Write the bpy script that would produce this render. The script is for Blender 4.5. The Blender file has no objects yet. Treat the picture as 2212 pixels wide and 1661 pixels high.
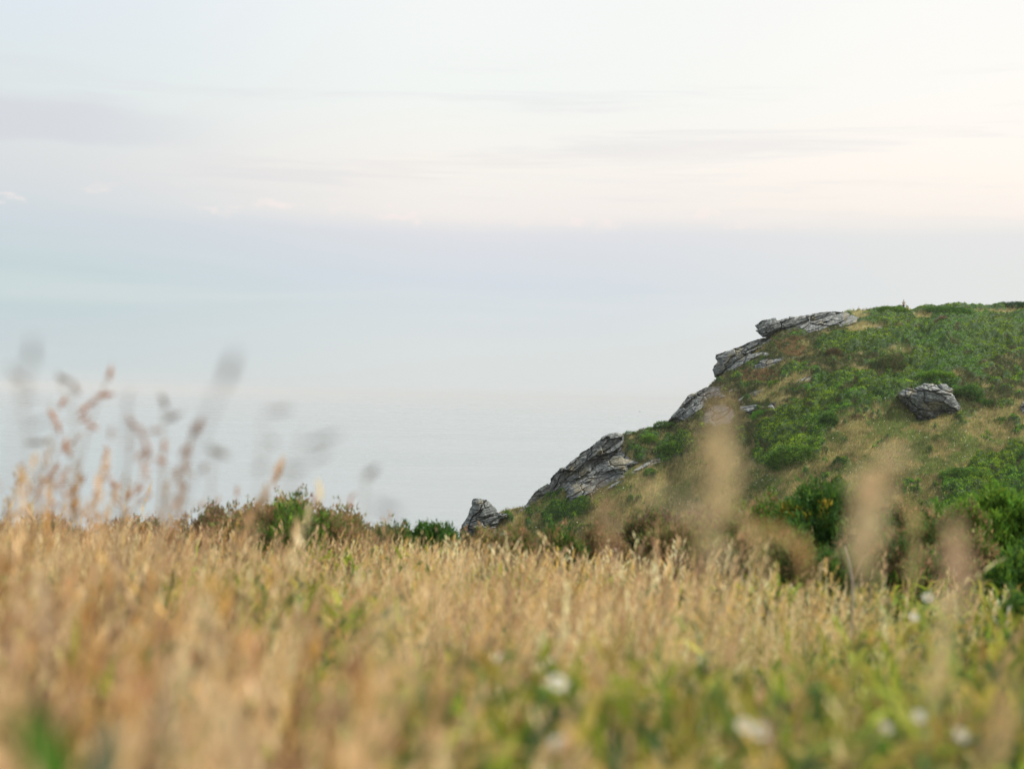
import bpy, math, random
import numpy as np
from mathutils import Matrix, Vector
R = math.radians
S = bpy.context.scene
COL = S.collection
rng = np.random.default_rng(7)
random.seed(7)

# ------------------------------------------------------------------ camera
W_, H_ = 2212.0, 1661.0           # picture units used for bearings
TAN = 0.72                         # 36 mm / 50 mm
cam_d = bpy.data.cameras.new("camera")
cam = bpy.data.objects.new("camera", cam_d)
COL.objects.link(cam)
cam_d.sensor_width = 36; cam_d.lens = 50
cam_d.clip_start = 0.05; cam_d.clip_end = 200000
CM = Matrix.Rotation(R(90) + math.atan(24.5 / W_ * TAN), 4, 'X') @ Matrix.Rotation(R(1.26), 4, 'Z')
cam.matrix_world = CM
cam_d.dof.use_dof = True
cam_d.dof.focus_distance = 240
cam_d.dof.aperture_fstop = 2.4
cam_d.dof.aperture_blades = 0
S.camera = cam
CM3 = np.array(CM.to_3x3())

# ------------------------------------------------------------------ exposure
S.view_settings.view_transform = 'Standard'
S.view_settings.look = 'None'
S.view_settings.exposure = 0.55
S.view_settings.gamma = 1.0
S.cycles.max_bounces = 5
S.cycles.diffuse_bounces = 3
S.cycles.glossy_bounces = 2
S.cycles.transmission_bounces = 3
S.cycles.transparent_max_bounces = 4
S.cycles.caustics_reflective = False
S.cycles.caustics_refractive = False

# ------------------------------------------------------------------ node helpers
def s2l(c):
    c = np.asarray(c, float) / 255.0
    return np.where(c <= 0.04045, c / 12.92, ((c + 0.055) / 1.055) ** 2.4)
class NT:
    def __init__(s, t): s.t = t; s.n = t.nodes; s.l = t.links
    def node(s, typ, **k):
        nd = s.n.new(typ)
        for a, b in k.items(): setattr(nd, a, b)
        return nd
    def set(s, sock, v):
        if isinstance(v, bpy.types.NodeSocket): s.l.new(v, sock)
        else:
            try: sock.default_value = v
            except Exception: sock.default_value = tuple(v)
    def math(s, op, a, b=None, c=None, clamp=False):
        nd = s.node('ShaderNodeMath', operation=op, use_clamp=clamp)
        s.set(nd.inputs[0], a)
        if b is not None: s.set(nd.inputs[1], b)
        if c is not None: s.set(nd.inputs[2], c)
        return nd.outputs[0]
    def smooth(s, x, a, b):
        nd = s.node('ShaderNodeMapRange', interpolation_type='SMOOTHSTEP')
        s.set(nd.inputs[0], x); nd.inputs[1].default_value = a; nd.inputs[2].default_value = b
        return nd.outputs[0]
    def mix(s, f, a, b):
        nd = s.node('ShaderNodeMix', data_type='RGBA')
        s.set(nd.inputs[0], f); s.set(nd.inputs[6], a); s.set(nd.inputs[7], b)
        return nd.outputs[2]
    def comb(s, x, y, z):
        nd = s.node('ShaderNodeCombineXYZ')
        for i, v in enumerate((x, y, z)): s.set(nd.inputs[i], v)
        return nd.outputs[0]
    def noise(s, v, scale, detail=3, rough=.55, dist=0):
        nd = s.node('ShaderNodeTexNoise')
        s.set(nd.inputs['Vector'], v); nd.inputs['Scale'].default_value = scale
        nd.inputs['Detail'].default_value = detail; nd.inputs['Roughness'].default_value = rough
        nd.inputs['Distortion'].default_value = dist
        return nd.outputs[0]
    def ramp(s, f, stops):
        nd = s.node('ShaderNodeValToRGB')
        cr = nd.color_ramp
        while len(cr.elements) < len(stops): cr.elements.new(0.5)
        for e, (p, c) in zip(cr.elements, stops):
            e.position = p; e.color = (c[0], c[1], c[2], 1)
        s.set(nd.inputs[0], f)
        return nd.outputs[0]

# ------------------------------------------------------------------ world: pale overcast evening sky
SUN_EL = 46.0
world = bpy.data.worlds.new("World"); S.world = world; world.use_nodes = True
T = NT(world.node_tree); T.n.clear()
out = T.node('ShaderNodeOutputWorld')
sky = T.node('ShaderNodeTexSky', sky_type='NISHITA')
sky.sun_disc = False; sky.sun_elevation = R(SUN_EL); sky.sun_rotation = R(58.0)
bg1 = T.node('ShaderNodeBackground'); T.l.new(sky.outputs[0], bg1.inputs[0]); bg1.inputs[1].default_value = 0.10
tc = T.node('ShaderNodeTexCoord')
sep = T.node('ShaderNodeSeparateXYZ'); T.l.new(tc.outputs['Generated'], sep.inputs[0])
x, y, z = sep.outputs
az = T.math('ARCTAN2', x, y)
el = T.math('ARCSINE', z)
wob = T.noise(T.comb(T.math('MULTIPLY', az, 2.2), T.math('MULTIPLY', el, 5.0), 3.1), 1.0, 2)
el2 = T.math('ADD', el, T.math('MULTIPLY', T.math('SUBTRACT', wob, .5), .022))
e6 = T.math('DIVIDE', el2, 0.8, clamp=True)
def stops(l, top):
    return [(e / .8, s2l(c)) for e, c in l] + [(0.42 / .8, top), (1.0, top)]
L_ = stops([(0, (198, 210, 212)), (.03, (195, 207, 213)), (.065, (190, 208, 211)), (.11, (203, 213, 219)), (.15, (216, 219, 221)), (.20, (220, 228, 229)), (.28, (221, 230, 239))], (.95, 1.0, 1.08))
C_ = stops([(0, (216, 221, 221)), (.035, (215, 221, 222)), (.075, (209, 217, 225)), (.112, (220, 221, 226)), (.126, (240, 234, 229)), (.16, (246, 241, 234)), (.21, (241, 244, 240)), (.28, (243, 245, 243))], (1.15, 1.15, 1.15))
R_ = stops([(0, (224, 225, 223)), (.05, (222, 225, 223)), (.114, (227, 227, 226)), (.130, (249, 240, 231)), (.16, (255, 246, 236)), (.21, (253, 249, 242)), (.28, (250, 249, 245))], (1.35, 1.3, 1.22))
cl, cc, cr_ = T.ramp(e6, L_), T.ramp(e6, C_), T.ramp(e6, R_)
base = T.mix(T.smooth(az, -.38, -.02), cl, cc)
base = T.mix(T.smooth(az, -.02, .36), base, cr_)
# thin streaks of cloud a little above the bank, and small lit puffs on its edge
band = T.math('MULTIPLY', T.smooth(el, .105, .15), T.math('SUBTRACT', 1.0, T.smooth(el, .19, .25)))
st = T.noise(T.comb(T.math('MULTIPLY', az, 3.0), T.math('MULTIPLY', el, 46.0), 0.0), 1.0, 6, .62, .4)
st = T.math('MULTIPLY', T.smooth(st, .50, .66), band)
base = T.mix(T.math('MULTIPLY', st, .34), base, (*s2l((218, 216, 221)), 1))
w3 = T.math('ADD', el, T.math('MULTIPLY', T.noise(T.comb(T.math('MULTIPLY', az, 9.0), T.math('MULTIPLY', el, 40.0), 2.0), 1.0, 4, .6), .03))
b3 = T.math('MULTIPLY', T.math('MULTIPLY', T.smooth(w3, .172, .182), T.math('SUBTRACT', 1.0, T.smooth(w3, .196, .212))), T.math('SUBTRACT', 1.0, T.smooth(az, -.32, -.17)))
base = T.mix(T.math('MULTIPLY', b3, .55), base, (*s2l((208, 209, 217)), 1))
st2 = T.noise(T.comb(T.math('MULTIPLY', az, 1.8), T.math('MULTIPLY', el, 24.0), 5.0), 1.0, 4, .6, .3)
st2 = T.math('MULTIPLY', T.smooth(st2, .5, .7), T.math('SUBTRACT', 1.0, T.smooth(el, .10, .13)))
base = T.mix(T.math('MULTIPLY', st2, .25), base, (*s2l((228, 230, 228)), 1))
pf = T.noise(T.comb(T.math('MULTIPLY', az, 26.0), T.math('MULTIPLY', el, 60.0), 9.0), 1.0, 4, .6)
pb = T.math('MULTIPLY', T.smooth(el, .112, .121), T.math('SUBTRACT', 1.0, T.smooth(el, .128, .142)))
pf = T.math('MULTIPLY', T.smooth(pf, .55, .70), pb)
base = T.mix(T.math('MULTIPLY', pf, .55), base, (*s2l((252, 236, 230)), 1))
base = T.mix(T.smooth(el, -.02, -.2), (.35, .40, .40, 1), base) if False else base
bg2 = T.node('ShaderNodeBackground'); T.l.new(base, bg2.inputs[0]); bg2.inputs[1].default_value = 0.71
mx = T.node('ShaderNodeMixShader'); mx.inputs[0].default_value = 0.97
T.l.new(bg1.outputs[0], mx.inputs[1]); T.l.new(bg2.outputs[0], mx.inputs[2]); T.l.new(mx.outputs[0], out.inputs[0])

# ------------------------------------------------------------------ sun: soft, high on the right and a little behind the camera
SUN_ROT = 58.0                    # degrees clockwise from +Y
sd = bpy.data.lights.new("sun", 'SUN'); sd.energy = 4.7; sd.angle = R(12); sd.color = (1.0, .93, .84)
so = bpy.data.objects.new("sun", sd); COL.objects.link(so)
sdir = Vector((math.sin(R(SUN_ROT)) * math.cos(R(SUN_EL)), math.cos(R(SUN_ROT)) * math.cos(R(SUN_EL)), math.sin(R(SUN_EL))))
so.rotation_euler = sdir.to_track_quat('Z', 'Y').to_euler()

# ------------------------------------------------------------------ bearings
def ray(px, py):
    """world direction of a bearing, scaled so that y = 1"""
    X = (np.asarray(px, float) - W_ / 2) / W_ * TAN
    Y = -(np.asarray(py, float) - H_ / 2) / W_ * TAN
    X, Y = np.broadcast_arrays(X, Y)
    v = np.stack([X, Y, -np.ones_like(X)], -1) @ CM3.T
    return v / v[..., 1:2]
def at(px, py, D): return ray(px, py) * np.asarray(D, float)[..., None] if np.ndim(D) else ray(px, py) * D
def to_px(P):
    v = np.asarray(P, float) @ CM3
    return v[..., 0] / -v[..., 2] / TAN * W_ + W_ / 2, -v[..., 1] / -v[..., 2] / TAN * W_ + H_ / 2

# ------------------------------------------------------------------ noise
def _h(ix, iy, s):
    n = (ix.astype(np.int64) * 374761393 + iy.astype(np.int64) * 668265263 + s * 974634777) & 0xffffffff
    n = ((n ^ (n >> 13)) * 1274126177) & 0xffffffff
    n = ((n ^ (n >> 16)) * 2246822519) & 0xffffffff
    return ((n ^ (n >> 15)) & 0xffffff) / float(0x1000000)
def vn(x, y, s=0):
    x = np.asarray(x, float); y = np.asarray(y, float)
    ix = np.floor(x); iy = np.floor(y); fx = x - ix; fy = y - iy
    fx = fx * fx * (3 - 2 * fx); fy = fy * fy * (3 - 2 * fy)
    a = _h(ix, iy, s); b = _h(ix + 1, iy, s); c = _h(ix, iy + 1, s); d = _h(ix + 1, iy + 1, s)
    return (a * (1 - fx) + b * fx) * (1 - fy) + (c * (1 - fx) + d * fx) * fy
def fbm(x, y, o=4, s=0, g=.5):
    r = 0; a = 1; t = 0
    for i in range(o):
        r = r + a * vn(x * 2 ** i + i * 17.3, y * 2 ** i - i * 9.1, s + i); t += a; a *= g
    return r / t
def worley(x, y, s=0):
    ix = np.floor(x); iy = np.floor(y); F1 = np.full(np.shape(x), 9.); F2 = F1.copy(); ID = np.zeros(np.shape(x))
    for dx in (-1, 0, 1):
        for dy in (-1, 0, 1):
            cx = ix + dx; cy = iy + dy
            d = np.hypot(cx + _h(cx, cy, s) - x, cy + _h(cx, cy, s + 5) - y)
            idd = _h(cx, cy, s + 9)
            m = d < F1
            F2 = np.where(m, F1, np.minimum(F2, d)); ID = np.where(m, idd, ID); F1 = np.where(m, d, F1)
    return F1, F2, ID

# ------------------------------------------------------------------ mesh helpers
def mesh_from(name, V, F, mat, col=None, smooth=False, parent=None, loc=None):
    """V (n,3); F (m,3) or (m,4) or list of such; col (n,3)"""
    V = np.asarray(V, np.float32)
    if loc is not None: V = V - np.asarray(loc, np.float32)
    Fs = F if isinstance(F, list) else [F]
    Fs = [np.asarray(f, np.int32) for f in Fs if len(f)]
    me = bpy.data.meshes.new(name)
    me.vertices.add(len(V)); me.vertices.foreach_set('co', V.ravel())
    nl = sum(f.size for f in Fs); nf = sum(len(f) for f in Fs)
    me.loops.add(nl); me.loops.foreach_set('vertex_index', np.concatenate([f.ravel() for f in Fs]))
    me.polygons.add(nf)
    tot = np.concatenate([np.full(len(f), f.shape[1], np.int32) for f in Fs])
    st = np.concatenate([[0], np.cumsum(tot)[:-1]]).astype(np.int32)
    me.polygons.foreach_set('loop_start', st)
    me.polygons.foreach_set('use_smooth', np.full(nf, bool(smooth)))
    me.update(calc_edges=True)
    if col is not None:
        at_ = me.color_attributes.new('Col', 'FLOAT_COLOR', 'POINT')
        c4 = np.ones((len(V), 4), np.float32); c4[:, :3] = col
        at_.data.foreach_set('color', c4.ravel())
    me.materials.append(mat)
    o = bpy.data.objects.new(name, me); COL.objects.link(o)
    if parent is not None: o.parent = parent
    elif loc is not None: o.location = [float(v) for v in loc]
    return o
def tag(o, label=None, cat=None, group=None, kind=None):
    if label: o['label'] = label
    if cat: o['category'] = cat
    if group: o['group'] = group
    if kind: o['kind'] = kind
    return o
def empty(name, loc):
    o = bpy.data.objects.new(name, None); o.empty_display_size = .2
    o.location = [float(v) for v in loc]; COL.objects.link(o); return o
def nrm(v): return v / np.maximum(np.linalg.norm(v, axis=-1, keepdims=True), 1e-9)
def blades(P, Dr, L, Wd, C, bend=None):
    """one thin triangle (or a bent one of three faces when bend is given) per row"""
    n = len(P); L = np.broadcast_to(L, n)[:, None]; Wd = np.broadcast_to(Wd, n)[:, None]
    Dr = nrm(Dr); r = nrm(rng.normal(size=(n, 3))); sd_ = nrm(np.cross(Dr, r))
    if bend is None:
        V = np.stack([P - sd_ * Wd / 2, P + sd_ * Wd / 2, P + Dr * L], 1).reshape(-1, 3)
        F = np.arange(3 * n).reshape(-1, 3); return V, F, np.repeat(C, 3, 0)
    m = P + Dr * L * .55; t = m + nrm(Dr + bend) * L * .45
    V = np.stack([P - sd_ * Wd / 2, P + sd_ * Wd / 2, m - sd_ * Wd * .4, m + sd_ * Wd * .4, t], 1).reshape(-1, 3)
    b = np.arange(n)[:, None] * 5
    F = np.concatenate([b + [0, 1, 3], b + [0, 3, 2], b + [2, 3, 4]], 1).reshape(-1, 3)
    return V, F, np.repeat(C, 5, 0)
def cat(parts):
    V = []; F = []; C = []; k = 0
    for v, f, c in parts:
        V.append(v); F.append(f + k); C.append(c); k += len(v)
    return np.concatenate(V), np.concatenate(F), np.concatenate(C)
def pal(cols, n, w=None, jit=.12):
    cols = np.array(cols, float); i = rng.choice(len(cols), n, p=w)
    return np.clip(cols[i] * (1 + jit * rng.normal(size=(n, 1))) * (1 + .05 * rng.normal(size=(n, 3))), .004, .9)

# ------------------------------------------------------------------ materials
def mat_leaf(name, trans=.3, rough=.7, spec=.08):
    m = bpy.data.materials.new(name); m.use_nodes = True; t = NT(m.node_tree); t.n.clear()
    o = t.node('ShaderNodeOutputMaterial'); a = t.node('ShaderNodeAttribute', attribute_name='Col')
    p = t.node('ShaderNodeBsdfPrincipled'); p.inputs['Roughness'].default_value = rough
    p.inputs['Specular IOR Level'].default_value = spec
    t.l.new(a.outputs['Color'], p.inputs['Base Color'])
    tr = t.node('ShaderNodeBsdfTranslucent'); t.l.new(a.outputs['Color'], tr.inputs[0])
    mx = t.node('ShaderNodeMixShader'); mx.inputs[0].default_value = trans
    t.l.new(p.outputs[0], mx.inputs[1]); t.l.new(tr.outputs[0], mx.inputs[2]); t.l.new(mx.outputs[0], o.inputs[0])
    return m
def mat_solid(name, rough=.9, bump=.0, bscale=3., var=.0, color=None, spec=.2, vec='Object'):
    m = bpy.data.materials.new(name); m.use_nodes = True; t = NT(m.node_tree)
    p = t.n['Principled BSDF']; p.inputs['Roughness'].default_value = rough; p.inputs['Specular IOR Level'].default_value = spec
    tc = t.node('ShaderNodeTexCoord')
    if color is None:
        a = t.node('ShaderNodeAttribute', attribute_name='Col'); c = a.outputs['Color']
    else: c = (*color, 1)
    if var:
        nz = t.noise(tc.outputs[vec], bscale * .6, 5, .65)
        hs = t.node('ShaderNodeHueSaturation'); t.set(hs.inputs['Color'], c)
        t.set(hs.inputs['Value'], t.math('ADD', 1 - var, t.math('MULTIPLY', nz, 2 * var))); c = hs.outputs[0]
    t.set(p.inputs['Base Color'], c)
    if bump:
        b = t.node('ShaderNodeBump'); b.inputs['Strength'].default_value = bump; b.inputs['Distance'].default_value = .15
        t.l.new(t.noise(tc.outputs[vec], bscale, 6, .7), b.inputs['Height']); t.l.new(b.outputs[0], p.inputs['Normal'])
    return m
M_leaf = mat_leaf('leaf_cover'); M_grass = mat_leaf('dry_stalks', .35, .55, .3)
M_soil = mat_solid('soil_and_thatch', .95, .6, 4., .3)
M_rock = mat_solid('slate_rock', .85, .9, 2.2, .35)
M_wood = mat_solid('woody_stem', .9, color=(.10, .075, .05))
M_petal = mat_solid('petal', .6, color=(.62, .60, .55)); M_yolk = mat_solid('flower_centre', .7, color=(.55, .42, .08))
M_stem = mat_solid('green_stem', .7, color=(.16, .22, .06))
M_skin = mat_solid('skin', .6, color=(.5, .28, .2)); M_hair = mat_solid('hair', .7, color=(.12, .05, .03))
M_top = mat_solid('pale_cloth', .85, color=(.50, .62, .55)); M_trs = mat_solid('dark_cloth', .85, color=(.08, .09, .12))
M_bird = mat_solid('dark_feathers', .7, color=(.03, .03, .035))

# ================================================================== SEA
SEA = -60.0
def make_sea():
    m = bpy.data.materials.new('sea_water'); m.use_nodes = True; t = NT(m.node_tree); t.n.clear()
    o = t.node('ShaderNodeOutputMaterial')
    g = t.node('ShaderNodeNewGeometry'); sp = t.node('ShaderNodeSeparateXYZ'); t.l.new(g.outputs['Position'], sp.inputs[0])
    X, Y, Z = sp.outputs
    fine = t.noise(t.comb(t.math('MULTIPLY', X, .05), t.math('MULTIPLY', Y, .06), 0.), 1., 7, .72)
    wind = t.noise(t.comb(t.math('MULTIPLY', X, .0016), t.math('MULTIPLY', Y, .0032), 3.), 1., 5, .66, .5)
    wide = t.noise(t.comb(t.math('MULTIPLY', X, .00035), t.math('MULTIPLY', Y, .0006), 7.), 1., 3, .6, .6)
    p = t.node('ShaderNodeBsdfPrincipled')
    p.inputs['Base Color'].default_value = (.18, .21, .215, 1)
    p.inputs['IOR'].default_value = 1.33
    w = t.math('ADD', t.math('MULTIPLY', wind, .6), t.math('MULTIPLY', wide, .4))
    t.set(p.inputs['Roughness'], t.math('ADD', .12, t.math('MULTIPLY', t.smooth(w, .38, .62), .2)))
    b = t.node('ShaderNodeBump'); b.inputs['Strength'].default_value = .55; b.inputs['Distance'].default_value = .6
    t.l.new(fine, b.inputs['Height']); t.l.new(b.outputs[0], p.inputs['Normal'])
    t.l.new(p.outputs[0], o.inputs[0])
    # grid graded in distance, 60 km out
    ys = np.concatenate([np.linspace(-3000, 0, 5), 60 * 1.25 ** np.arange(29)])
    xs = np.concatenate([-ys[::-1][:-5], [0], ys[5:]]) if False else np.array([-30000, -10000, -3000, -1000, -300, 0, 300, 1000, 3000, 10000, 30000.])
    gx, gy = np.meshgrid(xs, ys)
    V = np.stack([gx, gy, np.full_like(gx, SEA)], -1).reshape(-1, 3)
    nx = len(xs); i, j = np.meshgrid(np.arange(nx - 1), np.arange(len(ys) - 1)); k = (j * nx + i).ravel()
    F = np.stack([k, k + 1, k + 1 + nx, k + nx], 1)
    tag(mesh_from('sea', V, F, m), kind='structure')
make_sea()

# ================================================================== NEAR GROUND (meadow)
def gz(x, y):
    x = np.asarray(x, float); y = np.asarray(y, float)
    z = -.90 - .080 * np.clip(y, -40, 16)
    z = z - .42 * np.clip(y - 17, 0, None) * np.clip((y - 17) / 10, 0, 1)
    z = z + .16 * (fbm(x * .35 + 3, y * .35, 3, 11) - .5) * np.clip(y / 4, .2, 1)
    floor = np.where(x < -4, -64, -38) + 0 * x
    return np.maximum(z, floor)
def make_ground():
    ys = np.concatenate([np.linspace(-25, 0, 26), np.linspace(.25, 30, 120), np.linspace(31, 190, 60)])
    xs = np.concatenate([np.linspace(-90, -12, 30), np.linspace(-11.5, 11.5, 93), np.linspace(12, 110, 40)])
    gx, gy = np.meshgrid(xs, ys)
    V = np.stack([gx, gy, gz(gx, gy)], -1).reshape(-1, 3)
    nx = len(xs); i, j = np.meshgrid(np.arange(nx - 1), np.arange(len(ys) - 1)); k = (j * nx + i).ravel()
    F = np.stack([k, k + 1, k + 1 + nx, k + nx], 1)
    n = fbm(V[:, 0] * 2, V[:, 1] * 2, 3, 4)[:, None]
    C = np.array([.08, .065, .03]) * (1 - n) + np.array([.035, .06, .015]) * n
    tag(mesh_from('ground', V, F, M_soil, C, True), kind='structure')
make_ground()

# ================================================================== HEADLAND
SK = np.array([(560, 2300), (760, 1900), (860, 1600), (940, 1330), (985, 1190), (1020, 1135), (1060, 1118), (1086, 1104), (1111, 1098), (1140, 1092), (1190, 1060),
               (1240, 1020), (1300, 980), (1346, 944), (1380, 934), (1411, 926), (1447, 916), (1492, 868), (1545, 824), (1580, 785), (1640, 742),
               (1690, 712), (1760, 692), (1830, 673), (1853, 671), (1900, 670), (1950, 665), (1975, 669), (2010, 662), (2070, 658), (2140, 664), (2212, 657), (2400, 658), (2800, 700), (3100, 740)], float)
def sky_y(px): return np.interp(px, SK[:, 0], SK[:, 1])
def sky_D(px): return np.interp(px, [560, 980, 1300, 1650, 2212, 3100], [200, 212, 224, 240, 264, 290])
def slope(px): return np.interp(px, [560, 1000, 1300, 1650, 2212, 3100], [.8, .62, .52, .42, .34, .30])
def hill_D(px, py):
    px = np.asarray(px, float); py = np.asarray(py, float)
    ys = sky_y(px); Ds = sky_D(px); s = slope(px)
    zs = ray(px, ys)[..., 2] * Ds; dz = ray(px, np.maximum(py, ys))[..., 2]
    return (zs - s * Ds) / (dz - s)
def inpoly(px, py, poly):
    r = np.zeros(np.shape(px), bool); P = np.asarray(poly, float); n = len(P)
    for i in range(n):
        x1, y1 = P[i]; x2, y2 = P[(i + 1) % n]
        c = ((y1 > py) != (y2 > py))
        with np.errstate(divide='ignore', invalid='ignore'):
            r ^= c & (px < (x2 - x1) * (py - y1) / (y2 - y1 + 1e-12) + x1)
    return r
def z2(*p): return [(929.1 + a * .28, 840.6 + b * .28) for a, b in p]       # chart offsets used while surveying the photograph
def z1(*p): return [(1415.7 + a * .36, 619.4 + b * .36) for a, b in p]
TAN_, GORSE, HEATH, GREEN, SORREL = 0, 1, 2, 3, 4
REG = [
 (HEATH, [(1380, 915), (1447, 880), (1500, 830), (1560, 790), (1700, 700), (1860, 670), (1890, 735), (1760, 770), (1990, 770), (1995, 840), (1850, 860), (1700, 940), (1640, 1000), (1590, 960), (1500, 940), (1470, 1010), (1380, 1010), (1340, 960)]),
 (GORSE, [(1750, 752), (1850, 712), (1862, 660), (2212, 640), (3200, 640), (3200, 760), (2212, 772), (2125, 792), (2062, 825), (2070, 868), (1945, 850), (1905, 880), (1800, 905), (1640, 1015), (1622, 1000), (1700, 925), (1800, 868), (1940, 815), (1985, 775), (1950, 748), (1880, 765), (1800, 772)]),
 (GORSE, [(1622, 965), (1700, 905), (1770, 890), (1800, 900), (1785, 950), (1760, 1000), (1700, 1012), (1640, 1012)]),
 (HEATH, [(2055, 806), (2212, 768), (3200, 760), (3200, 850), (2212, 868), (2150, 905), (2070, 890)]),
 (GORSE, [(2035, 1045), (2110, 1000), (2212, 960), (3200, 900), (3200, 1300), (2300, 1300), (2040, 1145)]),
 (GORSE, [(1159, 1135), (1181, 1104), (1220, 1084), (1265, 1093), (1304, 1084), (1293, 1097), (1237, 1122), (1181, 1140)]),
 (GORSE, [(1167, 1075), (1209, 1053), (1220, 1063), (1181, 1086)]),
 (GORSE, [(1405, 980), (1447, 953), (1495, 940), (1499, 958), (1461, 995), (1422, 1003)]),
 (GORSE, [(1378, 945), (1405, 922), (1422, 932), (1424, 958), (1388, 964)]),
 (GORSE, z1((560, 620), (690, 560), (760, 560), (700, 600), (600, 630))),
 (GORSE, z1((960, 560), (1300, 530), (1300, 600), (1000, 720), (720, 860), (570, 930), (600, 870), (900, 700))),
 (GREEN, [(1422, 1065), (1478, 1035), (1500, 1045), (1480, 1129), (1425, 1150), (1400, 1100)]),
 (TAN_, [(1240, 1130), (1310, 1085), (1390, 1040), (1480, 985), (1560, 955), (1600, 1000), (1620, 1060), (1600, 1150), (1500, 1170), (1490, 1040), (1420, 1060), (1395, 1130), (1300, 1170)]),
 (TAN_, z1((540, 690), (620, 625), (700, 610), (790, 560), (900, 520), (940, 540), (800, 610), (740, 690), (640, 710))),
 (SORREL, z1((700, 340), (860, 310), (900, 380), (930, 410), (800, 420), (690, 400), (740, 370))),
 (SORREL, z1((500, 520), (700, 500), (760, 590), (640, 600), (540, 580))),
 (TAN_, [(1843, 673), (1878, 678), (1870, 690), (1850, 700)]), (TAN_, [(1800, 700), (1900, 700), (1950, 712), (1830, 722)]), (TAN_, [(1955, 661), (1972, 664), (1968, 672), (1952, 668)]),
 (TAN_, [(2095, 674), (2250, 664), (2330, 668), (2212, 676), (2130, 680)]), (TAN_, [(1975, 678), (2010, 676), (2015, 684), (1985, 690)]),
 (TAN_, [(1700, 1010), (1790, 985), (1880, 950), (1950, 945), (1900, 985), (1760, 1035)]),
 (TAN_, [(2060, 930), (2110, 890), (2180, 880), (2212, 870), (2350, 870), (2350, 930), (2120, 960)]),
 (TAN_, [(1030, 1100), (1111, 1095), (1130, 1100), (1165, 1110), (1150, 1140), (1120, 1160), (1080, 1150), (1040, 1130)]),
]
def classify(px, py):
    qx = px + 34 * (fbm(px / 30, py / 14, 3, 21) - .5); qy = py + 18 * (fbm(px / 30, py / 14, 3, 31) - .5)
    n = fbm(px / 45, py / 16, 4, 41); k = np.where(n > .52, GREEN, TAN_)
    for c, poly in REG: k = np.where(inpoly(qx, qy, poly), c, k)
    # stray patches
    n2 = fbm(px / 22, py / 10, 3, 51)
    k = np.where((k == HEATH) & (n2 > .60), GORSE, k); k = np.where((k == HEATH) & (n2 < .34), TAN_, k)
    k = np.where((k == GORSE) & (n2 < .27), HEATH, k)
    k = np.where((k <= 0) & (n2 > .69), GORSE, k)
    k = np.where((k == SORREL) & (fbm(px / 9, py / 5, 3, 57) > .52), HEATH, k)
    return k
def hill_lift(P, k, px, py):
    """relief of the cover: cushions of gorse, tussocks of grass, in metres"""
    x, y = P[..., 0], P[..., 1]
    u = x * .62 + y * .78; v = (y * .62 - x * .78)
    u = u + .9 * fbm(x * .5, y * .5, 3, 61); v = v + .6 * fbm(x * .5, y * .5, 3, 71)
    F1, F2, i1 = worley(u / 4.6, v / 1.9, 3); f1, f2, i2 = worley(u / 1.5, v / .75, 4)
    dome = np.clip(1 - (F1 * 1.2) ** 2, 0, 1); d2 = np.clip(1 - (f1 * 1.2) ** 2, 0, 1); dome = dome ** .8 * (.35 + .95 * i1); d2 = d2 * (.4 + 1.1 * i2)
    h = np.where(k == GORSE, 1.0 * dome + .50 * d2, np.where(k == HEATH, .4 * dome + .4 * d2, .10 * dome + .10 * d2))
    return h + .5 * (fbm(x * .12, y * .12, 3, 81) - .5)
SOILC = np.array([(.19, .17, .07), (.03, .06, .018), (.06, .07, .03), (.09, .12, .035), (.13, .085, .045)])
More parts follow.
